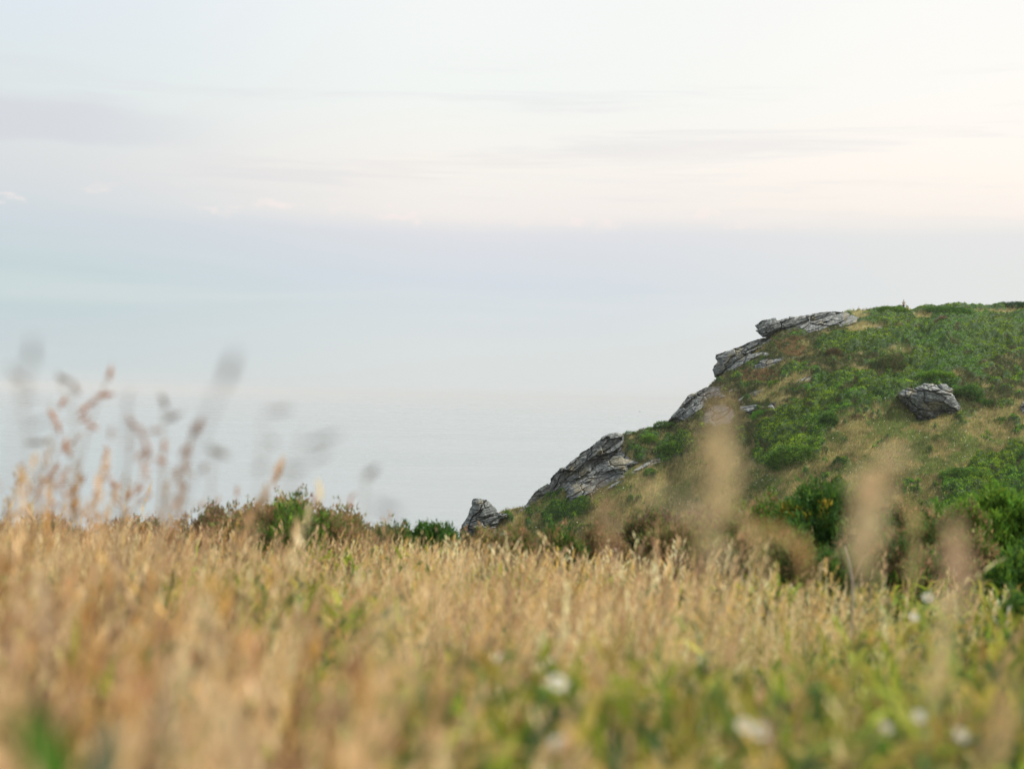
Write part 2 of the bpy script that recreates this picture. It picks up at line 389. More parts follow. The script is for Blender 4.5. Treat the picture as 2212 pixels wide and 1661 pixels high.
def make_headland():
    pxs = np.arange(600, 2960, 2.0); nr = 400; t = np.linspace(0, 1, nr)
    PX, TT = np.meshgrid(pxs, t)
    ys = sky_y(PX); yb = np.maximum(ys + 20, 1420 + 0 * PX)
    PY = yb + (ys - yb) * TT ** .8
    D = hill_D(PX, PY)
    P = ray(PX, PY) * D[..., None]
    K = classify(PX, PY)
    lift = hill_lift(P, K, PX, PY)
    # soften the steps of the cover at region edges
    for _ in range(2): lift[1:-1, 1:-1] = (lift[1:-1, 1:-1] * 2 + lift[:-2, 1:-1] + lift[2:, 1:-1] + lift[1:-1, :-2] + lift[1:-1, 2:]) / 6
    edge = np.clip((PX - 1000) / 80, .15, 1) * (1 - .5 * np.clip((TT - .9) / .1, 0, 1))
    for poly in ROCKS:
        b0, b1 = poly.min(0), poly.max(0); cs = slice(max(int((b0[0] - 600) / 2), 0), int((b1[0] - 600) / 2) + 2)
        if cs.stop <= cs.start: continue
        qx, qy = PX[:, cs], PY[:, cs]; m = inpoly(qx, qy, poly); kk = np.clip(segdist(qx, qy, poly) / 9, 0, 1) * m
        lift[:, cs] = lift[:, cs] * (1 - kk) - .6 * kk
    P[..., 2] += lift * edge
    # the far side
    kb = np.linspace(1, 0, 50)[::-1][1:] ** 1.6 * 140
    PXb, KB = np.meshgrid(pxs, kb)
    top = P[-1]; dirx = ray(pxs, sky_y(pxs))
    Pb = np.repeat(top[None], len(kb), 0).copy()
    sb = np.interp(pxs, [600, 1400, 1850, 3000], [1.0, .9, .12, .08])
    Pb[..., 1] += KB; Pb[..., 0] += KB * dirx[None, :, 0]
    Pb[..., 2] -= KB * sb[None] + np.clip(KB - 45, 0, None) * .7 + (.5 * fbm(Pb[..., 0] * .3, Pb[..., 1] * .3, 3, 5)) * np.clip(KB / 10, 0, 1)
    Pb[..., 2] = np.maximum(Pb[..., 2], SEA - 3)
    A = np.concatenate([P, Pb], 0); KK = np.concatenate([K, np.repeat(K[-1:], len(kb), 0)], 0)
    nR, nC = A.shape[:2]; i, j = np.meshgrid(np.arange(nC - 1), np.arange(nR - 1)); k = (j * nC + i).ravel()
    F = np.stack([k, k + 1, k + 1 + nC, k + nC], 1)
    C = SOILC[KK.ravel()]
    V = A.reshape(-1, 3)
    C = C * (.75 + .5 * fbm(V[:, 0], V[:, 1], 3, 91))[:, None]
    tag(mesh_from('hillside', V, F, M_soil, C, True), kind='structure')
    return P, K, PX, PY
ROCKS = []      # (poly, ...) filled below; the cover keeps off them
# ------------------------------------------------------------------ rocks
def segdist(px, py, poly):
    P = np.asarray(poly, float); d = np.full(np.shape(px), 1e9)
    for i in range(len(P)):
        a = P[i]; b = P[(i + 1) % len(P)]; ab = b - a
        t = np.clip(((px - a[0]) * ab[0] + (py - a[1]) * ab[1]) / (ab @ ab + 1e-9), 0, 1)
        d = np.minimum(d, np.hypot(px - a[0] - t * ab[0], py - a[1] - t * ab[1]))
    return d
def rock(name, label, poly, prot=1.2, back=3., ang=24, thick=.55, amp=.5, stand=0., folds=(), tint=1., cat_='rock', seed=1, lichen=.3, group=None, step=.8, sink=-.25):
    poly = np.asarray(poly, float); ROCKS.append(poly)
    x0, y0 = poly.min(0) - 4; x1, y1 = poly.max(0) + 4
    xs = np.arange(x0, x1, step); ysr = np.arange(y0, y1, step)
    PX, PY = np.meshgrid(xs, ysr)
    jx = 3.4 * (fbm(PX / 7, PY / 4, 3, seed + 100) - .5); jy = 3.4 * (fbm(PX / 9, PY / 3, 3, seed + 200) - .5)
    ins = inpoly(PX + jx, PY + jy, poly); dist = segdist(PX + jx, PY + jy, poly)
    cx, cy = poly.mean(0)
    Dh = hill_D(PX, PY); Dc = float(hill_D(cx, cy))
    mpp = Dc * TAN / W_
    Df = float(hill_D(cx, poly[:, 1].max() - 2))
    D = Dh * (1 - stand) + stand * (Df + (cy - PY) * mpp * .25)
    de = dist * mpp
    a = R(ang); X = (PX - cx) * mpp; Y = -(PY - cy) * mpp
    u = X * math.cos(a) + Y * math.sin(a); v = -X * math.sin(a) + Y * math.cos(a)
    v = v + .55 * thick * (fbm(u / 3., v / 1.6, 3, seed) - .5) * 2
    o = 0
    for f, am in ((1.9, .8), (.7, .30), (.22, .06)):
        th = thick * f; vv = v / th + 20; k = np.floor(vv); fr = vv - k
        un = u / (th * 5.) + _h(k, k * 0, seed + 3) * 7; un = un + .35 * (fbm(u * 1.3 / f, v * 1.3 / f, 2, seed + 8) - .5)
        kk = np.floor(un)
        o = o + am * amp * ((_h(k, kk, seed + 4) - .5) * 1.0 + .40 * (1 - fr) ** 1.5)
    F1, F2, idd = worley(u / 2.6 + .3 * fbm(u, v, 2, 7), v / 1.1, seed + 11)
    o = o + amp * (idd - .5) * 2.0 - amp * .7 * np.clip(1 - (F2 - F1) / .08, 0, 1)
    G1, G2, gid = worley(u / 5.5 + .4 * fbm(u * .7, v * .7, 2, 17), v / 2.3, seed + 31)
    o = o + amp * (gid - .5) * 1.8 - amp * 1.3 * np.clip(1 - (G2 - G1) / .07, 0, 1) + amp * 1.1 * (_h(np.floor(gid * 997), gid * 0, 5) - .5) * u / 2.2 * np.clip(G2 - G1, 0, .5)
    o = o + amp * .5 * (fbm(u * 2.2, v * 4, 4, seed + 12) - .5)
    D = D - prot * (1 - np.exp(-de / (.35 + .3 * prot))) - o * np.clip(de / .25, .25, 1) + sink
    for (ax, ay, bx, by, rate) in folds:
        L = math.hypot(bx - ax, by - ay); sdv = ((PX - ax) * (by - ay) - (PY - ay) * (bx - ax)) / L
        D = D + np.clip(-sdv, 0, 60) * mpp * rate
    front = ray(PX, PY) * D[..., None]
    Db = np.maximum(Dh, Dc - 2) + back * np.clip(de / 1.2, .35, 1) + .3 * fbm(u, v, 2, 3)
    Db = np.maximum(Db, D + .4)
    backp = ray(PX, PY) * Db[..., None]
    ny, nx = PX.shape
    cell = ins[:-1, :-1] & ins[1:, :-1] & ins[:-1, 1:] & ins[1:, 1:]
    j, i = np.nonzero(cell); k = j * nx + i
    Ff = np.stack([k, k + nx, k + nx + 1, k + 1], 1); n = nx * ny
    Fb = np.stack([k + 1, k + nx + 1, k + nx, k], 1) + n
    pad = np.pad(cell, 1)
    W = []
    for dj, di, e in ((-1, 0, (0, 1)), (1, 0, (nx + 1, nx)), (0, -1, (nx, 0)), (0, 1, (1, nx + 1))):
        m = cell & ~pad[1 + dj:pad.shape[0] - 1 + dj, 1 + di:pad.shape[1] - 1 + di]
        jj, ii = np.nonzero(m); q = jj * nx + ii
        W.append(np.stack([q + e[0], q + e[1], q + e[1] + n, q + e[0] + n], 1))
    F = np.concatenate([Ff, Fb] + W)
    V = np.concatenate([front.reshape(-1, 3), backp.reshape(-1, 3)])
    g = fbm(u * .9, v * 1.6, 4, seed + 40); l2 = fbm(u * 4, v * 6, 3, seed + 50); l3 = fbm(u * .7 + 9, v * .9, 3, seed + 60)
    c = np.array([.088, .099, .096]) * (.55 + .9 * g)[..., None] * tint
    lc = np.clip((l2 - (.66 - lichen * .25)) / .08, 0, 1)[..., None]; c = c * (1 - lc * .6) + np.array([.27, .285, .27]) * lc * .6
    oc = np.clip((l3 - .62) / .08, 0, 1)[..., None]; c = c * (1 - oc * .45) + np.array([.20, .17, .09]) * oc * .45
    C = np.concatenate([c.reshape(-1, 3)] * 2)
    used = np.unique(F); mp = np.full(len(V), -1); mp[used] = np.arange(len(used))
    V = V[used]; F = mp[F]; C = C[used]
    base = V.mean(0); base[2] = V[:, 2].min()
    o_ = mesh_from(name, V, F, M_rock, C, False, None, base)
    return tag(o_, label, cat_, group)
A = z1((593, 232), (615, 222), (632, 203), (680, 196), (710, 187), (722, 190), (732, 200), (800, 184), (806, 178), (860, 178), (900, 168), (980, 155), (1060, 148), (1150, 150), (1200, 172), (1235, 195), (1210, 225), (1140, 245), (1060, 250), (960, 290), (925, 303), (880, 285), (860, 262), (760, 280), (700, 300), (640, 306), (622, 288), (600, 262), (612, 256), (603, 244))
rock('rock_ledge', 'long grey slate slab with a dark jagged prow at the cliff top', A, 1.3, 5, 20, .62, .5, folds=[(1683, 680, 1640, 732, 1.3)], seed=2, cat_='rock ledge')
Bp = z1((345, 506), (342, 500), (352, 470), (368, 452), (360, 425), (362, 405), (395, 398), (450, 378), (520, 352), (570, 328), (600, 316), (720, 296), (726, 310), (700, 330), (690, 350), (630, 372), (580, 400), (650, 392), (700, 398), (690, 425), (600, 440), (560, 470), (480, 500), (420, 528), (375, 548), (352, 542))
rock('rock_ledge', 'grey slate ledge with a dark overhanging nose just below the summit slab', Bp, 1.4, 5, 30, .6, .55, folds=[(1600, 750, 1562, 818, 1.3)], seed=3, cat_='rock ledge')
rock('rock_ledge', 'low dark ledge with a pale lip among red and tan turf below the second nose', z1((560, 500), (585, 462), (640, 436), (700, 424), (780, 420), (900, 414), (935, 424), (880, 442), (780, 450), (740, 480), (690, 505), (600, 520)), 1.0, 3, 10, .45, .45, folds=[(1640, 781, 1770, 774, .8)], seed=4, cat_='rock ledge', tint=.9)
Cp = z1((78, 800), (100, 770), (130, 738), (150, 712), (175, 680), (190, 655), (215, 640), (245, 632), (300, 602), (350, 594), (400, 596), (410, 620), (400, 645), (440, 655), (400, 672), (340, 680), (300, 700), (290, 740), (262, 790), (200, 802), (130, 826))
rock('rock_outcrop', 'broken grey cliff edge above the blurred orange grass plume', Cp, 1.5, 5, 32, .55, .6, seed=5, cat_='rock outcrop')
rock('rock', 'small grey rock in the turf right of the broken cliff edge', z1((425, 625), (455, 612), (500, 612), (508, 628), (470, 642), (435, 645)), .6, 2, 15, .3, .3, seed=15)
rock('rock', 'wide pale bedded rocks under a patch of yellow grass', z1((498, 745), (505, 715), (560, 712), (600, 700), (650, 715), (700, 690), (725, 690), (735, 760), (715, 785), (690, 745), (620, 742), (590, 770), (585, 802), (560, 790), (540, 765)), .8, 3, 12, .35, .5, seed=6, tint=1.15, lichen=.5)
rock('rock', 'sloping grey slab along the upper edge of the yellow grass patch', z1((480, 690), (520, 655), (570, 632), (640, 612), (655, 622), (610, 650), (560, 680), (520, 712), (490, 715)), .7, 3, 26, .35, .4, seed=7, tint=1.1)
rock('rock', 'thin grey slab half buried in brown heath in the middle of the slope', z1((820, 590), (870, 555), (930, 530), (1010, 522), (1080, 515), (1095, 528), (1010, 545), (960, 575), (890, 585)), .6, 2, 24, .3, .45, seed=8)
rock('rock', 'small rounded pale stone below the low dark ledge', z1((848, 465), (862, 450), (890, 448), (915, 455), (950, 450), (975, 452), (950, 466), (900, 472), (860, 474)), .6, 2, 10, .3, .3, seed=9, tint=1.1)
Ep = z1((1456, 645), (1462, 632), (1500, 612), (1530, 598), (1548, 602), (1545, 612), (1590, 592), (1612, 578), (1660, 580), (1700, 590), (1712, 578), (1745, 582), (1760, 600), (1790, 612), (1782, 640), (1800, 665), (1815, 690), (1835, 715), (1825, 745), (1790, 775), (1755, 780), (1740, 770), (1700, 790), (1690, 815), (1640, 826), (1590, 838), (1540, 832), (1487, 822), (1500, 808), (1530, 795), (1545, 775), (1530, 740), (1515, 715), (1490, 700), (1462, 672))
rock('boulder', 'big lone boulder with a pale top and dark undercut face in the gorse', Ep, 2.2, 4, -12, .5, .5, stand=.75, folds=[(1950, 856, 1990, 842, .7), (1985, 840, 2072, 868, .7)], seed=10, cat_='boulder', tint=1.1, lichen=.6)
rock('boulder', 'grey boulder cut by the right border, beside dark gorse', [(2204, 880), (2208, 868), (2222, 862), (2250, 866), (2258, 886), (2240, 900), (2210, 896)], 1.2, 2, 10, .35, .4, stand=.6, seed=12, cat_='boulder')
rock('rock', 'flat pale slab on the bare summit path', z1((1292, 252), (1320, 238), (1370, 234), (1425, 241), (1400, 252), (1360, 262), (1325, 264)), .5, 2, 8, .25, .3, seed=13, tint=1.25, lichen=.6)
rock('rock', 'small white stone lying low on the grassy slope', z1((864, 1248), (885, 1232), (910, 1222), (935, 1218), (932, 1235), (905, 1250), (880, 1258)), .7, 1.5, 22, .25, .2, seed=14, tint=1.9, lichen=.9)
rock('rock', 'dark stone under the lower gorse mound', z1((810, 1050), (860, 1030), (930, 1022), (920, 1042), (860, 1060), (820, 1068)), .5, 2, 12, .3, .3, seed=16, tint=.7)
rock('bedrock_face', 'rough grey bedrock showing between the outcrops of the seaward cliff', z2((690, 945), (770, 850), (850, 775), (935, 745), (1020, 640), (1140, 545), (1320, 395), (1470, 360), (1500, 470), (1600, 570), (1500, 680), (1400, 725), (1290, 790), (1180, 880), (1070, 885), (1040, 800), (960, 805), (850, 850), (760, 910)), .45, 3, 36, .6, .4, seed=41, cat_='rock face')
K1 = z2((670, 952), (700, 925), (735, 895), (765, 850), (800, 795), (850, 760), (905, 728), (945, 740), (930, 770), (880, 815), (850, 835), (800, 870), (760, 905), (710, 945))
rock('rock_slab', 'smooth grey slab lowest on the seaward edge of the cliff', K1, 1.0, 4, 48, .5, .3, seed=20, cat_='rock slab', tint=1.05)
K1b = z2((862, 812), (905, 770), (925, 720), (930, 685), (960, 650), (988, 625), (1000, 606), (1035, 600), (1060, 690), (1062, 740), (1000, 780), (940, 810), (880, 825))
rock('rock_slab', 'upright dark fin of rock beside the smooth lowest slab', K1b, 1.3, 4, 55, .45, .45, seed=21, cat_='rock slab', tint=.85, folds=())
K2 = z2((1022, 612), (1080, 560), (1138, 520), (1160, 490), (1220, 455), (1240, 440), (1300, 395), (1322, 370), (1360, 348), (1440, 330), (1492, 345), (1505, 400), (1490, 450), (1470, 480), (1420, 520), (1330, 560), (1260, 590), (1236, 640), (1160, 690), (1120, 700), (1045, 722), (1030, 670))
rock('rock_outcrop', 'largest grey outcrop along the sea edge with diagonal cracks', K2, 1.6, 5, 36, .9, .75, seed=22, cat_='rock outcrop')
rock('rock', 'small ledge wedged between the big outcrop and the tumbled ledges', z2((1120, 712), (1165, 695), (1225, 668), (1262, 660), (1292, 705), (1300, 745), (1240, 752), (1180, 735)), .9, 3, 30, .4, .4, seed=32)
rock('rock', 'narrow grey rock at the foot of the upright dark fin', z2((1020, 745), (1060, 722), (1118, 716), (1095, 760), (1060, 790), (1032, 800)), .8, 3, 34, .35, .35, seed=33)
rock('rock', 'pinkish cliff face under the broken edge, veiled by the tall orange plume', z1((262, 790), (290, 742), (350, 712), (420, 700), (475, 735), (490, 790), (470, 840), (400, 862), (300, 850)), .9, 3, 20, .4, .5, seed=34, tint=1.15)
K3 = z2((1236, 650), (1250, 600), (1330, 560), (1420, 520), (1470, 500), (1500, 535), (1560, 545), (1625, 558), (1600, 585), (1540, 600), (1530, 640), (1490, 680), (1400, 715), (1320, 728), (1282, 718), (1290, 680), (1255, 670))
rock('rock_outcrop', 'overhanging rock with a hollow dark shadow under its pale brow', K3, 2.4, 4, 12, .6, .55, seed=23, cat_='rock outcrop', folds=[(1318, 998, 1385, 998, 1.0)], tint=.9)
rock('rock_slab', 'speckled slab sloping right of the overhanging rock', z2((1540, 645), (1570, 620), (1640, 580), (1700, 545), (1760, 518), (1795, 545), (1790, 570), (1730, 590), (1660, 620), (1600, 655), (1560, 662)), .9, 2, 32, .4, .35, seed=24, cat_='rock slab', lichen=.8)
rock('rock_outcrop', 'tumbled ledges below the big outcrop above green gorse', z2((1045, 850), (1062, 810), (1050, 770), (1040, 740), (1120, 725), (1160, 690), (1210, 675), (1245, 690), (1220, 720), (1290, 735), (1270, 780), (1250, 820), (1200, 850), (1175, 885), (1110, 895), (1075, 895)), 1.2, 3, 30, .5, .6, seed=25, cat_='rock outcrop')
rock('rock', 'low speckled stone at the foot of the overhanging rock', z2((1350, 775), (1380, 745), (1430, 715), (1490, 690), (1505, 700), (1450, 745), (1400, 770), (1365, 785)), .7, 2, 34, .3, .3, seed=26, lichen=.7)
rock('rock', 'small pale stone between gorse cushions above the speckled slab', z2((1565, 412), (1590, 398), (1625, 404), (1615, 420), (1580, 425)), .6, 1.5, 10, .3, .2, seed=27, tint=1.1)
Lp = z2((225, 1150), (232, 1080), (245, 1040), (275, 1005), (295, 960), (300, 925), (320, 900), (322, 862), (332, 845), (390, 842), (440, 852), (470, 880), (500, 908), (515, 930), (525, 948), (560, 956), (605, 965), (590, 985), (545, 1000), (520, 1050), (500, 1075), (450, 1105), (420, 1150))
rock('sea_crag', 'knob of rock with a blunt notched head at the tip of the headland', Lp, 2.0, 5, 14, .55, .6, stand=.55, seed=28, cat_='crag', folds=[(1034, 1078, 1012, 1160, .7)])
rock('rock', 'dark broken rock at the foot of the tip, above the scrub', z2((425, 1165), (470, 1115), (510, 1090), (560, 1088), (640, 1105), (610, 1140), (560, 1165), (500, 1180), (440, 1185)), 1.0, 2, 20, .35, .5, seed=29, tint=.9, lichen=.7)
rock('rock', 'small upright grey stone in tan grass near the tip', z2((690, 1085), (695, 1060), (715, 1052), (735, 1062), (730, 1085), (705, 1095)), .8, 1.5, 60, .3, .2, seed=30)

HP, HK, HPX, HPY = make_headland()
HN = nrm(np.cross(np.gradient(HP, axis=1), np.gradient(HP, axis=0)))
HN = np.where(HN[..., 2:3] < 0, -HN, HN)

def near_hill(px, py):
    c = int(np.clip(round((px - 600) / 2), 0, HP.shape[1] - 1))
    r = int(np.argmin(np.abs(HPY[:, c] - py))); return HP[r, c]

# ------------------------------------------------------------------ cover of the slope
def pick(n, cls, lim=(960, 2420, 0, 1300)):
    """random points on the slope, spread evenly over what can be seen of it"""
    out = []; tot = 0
    nr, nc = HK.shape
    while tot < n:
        m = n * 6
        px = rng.uniform(lim[0], lim[1], m); 
        py = rng.uniform(0, 1, m) ** .9
        ys = sky_y(px); py = ys + py * (1230 - ys)
        c = (px - 600) / 2; c0 = np.clip(c.astype(int), 0, nc - 2)
        yb = np.maximum(ys + 20, 1420); t = np.clip((yb - py) / (yb - ys), 0, 1) ** (1 / .8)
        r = t * (nr - 1); r0 = np.clip(r.astype(int), 0, nr - 2)
        # keep density even in the picture: columns have equal py range weighting
        keep = (HK[r0, c0] == cls) & (rng.uniform(0, 1, m) < (1230 - ys) / 600)
        for poly in ROCKS:
            b = poly.min(0) - 2, poly.max(0) + 2
            mm = keep & (px > b[0][0]) & (px < b[1][0]) & (py > b[0][1]) & (py < b[1][1])
            ix = np.nonzero(mm)[0]
            if len(ix): ii_ = ix[inpoly(px[ix], py[ix] + 1, poly)]; keep[ii_[segdist(px[ii_], py[ii_], poly) > 5]] = False
        fr = (r - r0)[:, None]; fc = (c - c0)[:, None]
        P = (HP[r0, c0] * (1 - fr) + HP[r0 + 1, c0] * fr) * (1 - fc) + (HP[r0, c0 + 1] * (1 - fr) + HP[r0 + 1, c0 + 1] * fr) * fc
        P = P[keep]; N = HN[r0, c0][keep]
        out.append((P, N)); tot += len(P)
    P = np.concatenate([o[0] for o in out])[:n]; N = np.concatenate([o[1] for o in out])[:n]
    return P, N
def tufts(P, N, nb, L, Wd, pals, up=.6, spread=.8, w=None, patch=.35, hue=None, wind=0., age=False):
    n = len(P)
    C = pal(pals, n, w)
    U_ = P[:, 0] * .62 + P[:, 1] * .78; V_ = P[:, 1] * .62 - P[:, 0] * .78; pn = fbm(U_ * .2, V_ * .5, 3, 77); C = C * (1 + patch * (pn - .5) * 2)[:, None]
    if hue is not None:
        q = np.clip((fbm(U_ * .07, V_ * .2, 3, 78) - .42) / .16, 0, 1)[:, None]; C = C * (1 - q) + C * np.array(hue) * q
    if age:
        g_ = np.clip((fbm(U_ * .55, V_ * 1.1, 4, 79, .65) - .38) / .24, 0, 1) - .5
        C = C * (1 + .75 * float(age) * g_)[:, None] * np.where(rng.uniform(size=n) < .5, 1 + .22 * float(age), 1 - .28 * float(age))[:, None]
    P = np.repeat(P, nb, 0); N = np.repeat(N, nb, 0); C = np.repeat(C, nb, 0)
    C = C * (1 + .12 * rng.normal(size=(len(C), 1)))
    Dr = N * (1 - up) + np.array([wind, 0, up]) + spread * rng.normal(size=P.shape)
    P = P + rng.normal(size=P.shape) * L * .35
    return blades(P, Dr, L * rng.uniform(.6, 1.3, len(P)), Wd * rng.uniform(.7, 1.3, len(P)), np.clip(C, .003, .9))
G_PAL = [(.095, .205, .018), (.050, .130, .020), (.160, .28, .020), (.026, .080, .020)]
P, N = pick(80000, GORSE)
tag(mesh_from('hillside_gorse', *[(v, f, M_leaf, c) for v, f, c in [tufts(P, N, 6, .21, .075, G_PAL, hue=(1.6, 1.2, .9), age=.8, up=.75)]][0]), kind='stuff')
P, N = pick(36000, HEATH)
tag(mesh_from('hillside_heather', *[(v, f, M_leaf, c) for v, f, c in [tufts(P, N, 6, .26, .07, [(.13, .12, .05), (.09, .13, .04), (.16, .12, .07), (.08, .14, .035), (.06, .08, .035)])]][0]), kind='stuff')
P, N = pick(50000, TAN_); a1 = tufts(P, N, 6, .40, .045, [(.36, .28, .12), (.28, .25, .09), (.18, .20, .06), (.42, .33, .17), (.14, .18, .05)], up=.9, spread=.30, wind=.25, age=.5)
P, N = pick(46000, GREEN); a2 = tufts(P, N, 6, .38, .05, [(.14, .20, .045), (.19, .23, .06), (.09, .15, .035), (.28, .26, .11)], up=.85, spread=.35, wind=.2, age=.5)
P, N = pick(9000, SORREL); a3 = tufts(P, N, 6, .2, .06, [(.27, .15, .08), (.22, .15, .07), (.33, .24, .12), (.12, .14, .05)], up=.8, spread=.5)
v, f, c = cat([a1, a2, a3]); tag(mesh_from('hillside_grass', v, f, M_grass, c), kind='stuff')
P, N = pick(700, GREEN); P[:, 2] += .35
v, f, c = tufts(P, N, 3, .12, .12, [(.75, .75, .6), (.7, .6, .1)], up=.5)
tag(mesh_from('hillside_flowers', v, f, M_leaf, c), kind='stuff')

# ------------------------------------------------------------------ bushes
def bush(name, label, cat_, group, base, rx, ry, rz, n, L, Wd, pals, nb=5, w=None, lump=.35, seed=0, tips=None, stems=10, loose=.0, wind=0., upb=.5, skirt=.12):
    """an uneven crown of spiky shoots over a few woody stems; base = middle of its foot"""
    base = np.asarray(base, float); root = empty(name, base); tag(root, label, cat_, group)
    th = rng.uniform(0, 2 * math.pi, n); ph = np.arccos(rng.uniform(-skirt, 1, n))
    d = np.stack([np.sin(ph) * np.cos(th), np.sin(ph) * np.sin(th), np.cos(ph)], 1)
    lu = fbm(th * 2.2 + seed, ph * 4.0 + seed, 3, seed + 300, .6)
    lu = np.where(th < .4, lu * (th / .4) + (1 - th / .4) * fbm((th + 2 * math.pi) * 2.2 + seed, ph * 4. + seed, 3, seed + 300, .6), lu)
    r = (1 + lump * (lu - .5) * 2) * rng.uniform(.72, 1.02, n) ** (1 + loose)
    P = d * r[:, None] * np.array([rx, ry, rz]) + np.array([0, 0, rz * .12]); P[:, 0] += wind * P[:, 2]
    C = pal(pals, n, w)
    q = fbm(P[:, 0] / rx * 2.5 + seed, P[:, 2] / rz * 2.5 + P[:, 1] / ry, 3, 55)
    C = C * (1 + .7 * (q - .5))[:, None]
    if tips is not None:
        m = (fbm(P[:, 0] / rx * 3 + 9, P[:, 1] / ry * 3 + P[:, 2], 3, 66) > .55) & (rng.uniform(size=n) < .6); C[m] = pal(tips, int(m.sum()))
    Pr = np.repeat(P, nb, 0); Dr = np.repeat(d, nb, 0) + np.array([0, 0, upb]) + .6 * rng.normal(size=(n * nb, 3))
    Pr = Pr + rng.normal(size=Pr.shape) * L * .4
    Cr = np.clip(np.repeat(C, nb, 0) * (1 + .15 * rng.normal(size=(n * nb, 1))), .003, .9)
    v, f, c = blades(Pr, Dr, L * rng.uniform(.5, 1.4, n * nb), Wd * rng.uniform(.7, 1.3, n * nb), Cr)
    mesh_from('foliage', v, f, M_leaf, c, parent=root)
    # stems: tapering three-sided sticks from the foot into the crown
    sv = []; sf = []; k = 0
    for i in range(stems):
        t = P[rng.integers(n)] * .8; w0 = .03 * rz + .004; b0 = np.array([rng.normal() * rx * .12, rng.normal() * ry * .12, -.1 * rz])
        mid = (b0 + t) / 2 + rng.normal(size=3) * .08 * rz
        ring = []
        for p, ww in ((b0, w0), (mid, w0 * .7), (t, w0 * .3)):
            ring.append([p + ww * np.array([math.cos(q_), math.sin(q_), 0]) for q_ in (0, 2.1, 4.2)])
        sv += [x_ for r_ in ring for x_ in r_]
        for s_ in (0, 3):
            for e in range(3): sf.append((k + s_ + e, k + s_ + (e + 1) % 3, k + s_ + 3 + (e + 1) % 3, k + s_ + 3 + e))
        k += 9
    mesh_from('stems', np.array(sv), np.array(sf), M_wood, parent=root)
    return root
GD = [(.060, .135, .026), (.042, .10, .028), (.085, .165, .026)]; GB = [(.11, .22, .026), (.08, .17, .026), (.15, .25, .03)]
BR = [(.13, .09, .05), (.10, .08, .04), (.17, .12, .08), (.06, .08, .03)]
def hb(px, py, wpx, hpx, label, pals, name='gorse_bush', n=900, L=.2, **k):
    b = near_hill(px, py).copy(); mpp = b[1] * TAN / W_; rx = wpx / 2 * mpp * 1.1; rz = hpx * mpp * .72
    b[2] -= .45
    return bush(name, label, 'bush', 'bushes standing out on the far slope', b, rx, rx * .55, rz, n, L, L * .42, pals, seed=int(px), skirt=1.0, **k)
hb(1360, 936, 30, 16, 'dark wind-clipped gorse bush at the top of the largest outcrop, against the sea', GD, n=500, L=.16)
hb(1388, 932, 20, 14, 'round brown-topped shrub beside the wind-clipped bush on the cliff edge', BR + GD, n=300, L=.16)
hb(1432, 928, 40, 18, 'green gorse cushion just below the broken cliff edge, against the sea', GD, n=700)
hb(1402, 958, 40, 22, 'dense bright green mound between tan patches above the speckled slab', GB, n=900)
hb(1455, 975, 64, 24, 'long leaning gorse bush over the tan strip near the sea edge', GD + GB, n=1400)
hb(1114, 1102, 18, 9, 'little gorse bush in the dip between the tip and the cliff', GD, n=250, L=.15)
hb(1675, 832, 28, 16, 'lone rounded green bush above the yellow grass patch', GB, n=500)
hb(1645, 902, 40, 20, 'patch of bright leafy weeds below the pale bedded rocks', [(.09, .25, .02), (.06, .19, .02)], name='weed_clump', n=700, L=.14)
hb(1834, 672, 24, 7, 'low wind-bent black shrub on the skyline beside the summit slab', [(.03, .035, .02), (.05, .05, .03)], n=120, L=.13, loose=.5)
hb(1859, 668, 6, 5, 'tiny dark tuft alone on the skyline right of the wind-bent shrub', [(.03, .04, .02)], n=40, L=.12)
hb(1790, 926, 36, 26, 'dark green bush with a brown hollow beside it in the middle gorse', GD, n=800)
hb(1712, 1000, 105, 46, 'broad lowest mound of the gorse band with a dark underside', GD + GB, n=2600, L=.24)
hb(1848, 905, 34, 16, 'dead brown bush at the edge of the middle gorse', BR, name='dead_bush', n=500)
hb(2090, 866, 60, 30, 'dark gorse bush leaning against the right flank of the big boulder', GD, n=1500)
hb(2126, 878, 50, 22, 'smaller dark bush one step right of the boulder bush', GD, n=900)
hb(1925, 800, 70, 40, 'twiggy brown and green bush with a dark hollow under it', BR + GD, n=1700)
hb(1800, 772, 44, 22, 'bare tangled brown bush under the ledges', BR, name='dead_bush', n=700, loose=.4)
hb(2038, 700, 24, 12, 'small pinkish brown dead bush in the summit gorse', [(.24, .15, .12), (.2, .13, .09)], name='dead_bush', n=300, L=.14)
hb(2040, 676, 110, 14, 'wide dark dome of gorse on the skyline right of the distant person', GD, n=2200)
hb(2190, 664, 70, 12, 'darkest gorse clump on the skyline near the right border', [(.025, .06, .025), (.035, .07, .03)], n=1200)
hb(1925, 672, 70, 10, 'low gorse cushion on the skyline left of the distant person', GD + GB, n=1300)
hb(2022, 822, 70, 16, 'smooth gorse dome directly above the boulder', GB, n=1400)
hb(2172, 912, 54, 18, 'separate dark bush in tan grass below the right-hand heath', GD, n=900)
hb(2080, 1040, 90, 22, 'gorse mound on the grassy slope above the near bright bushes', GD + GB, n=1800)

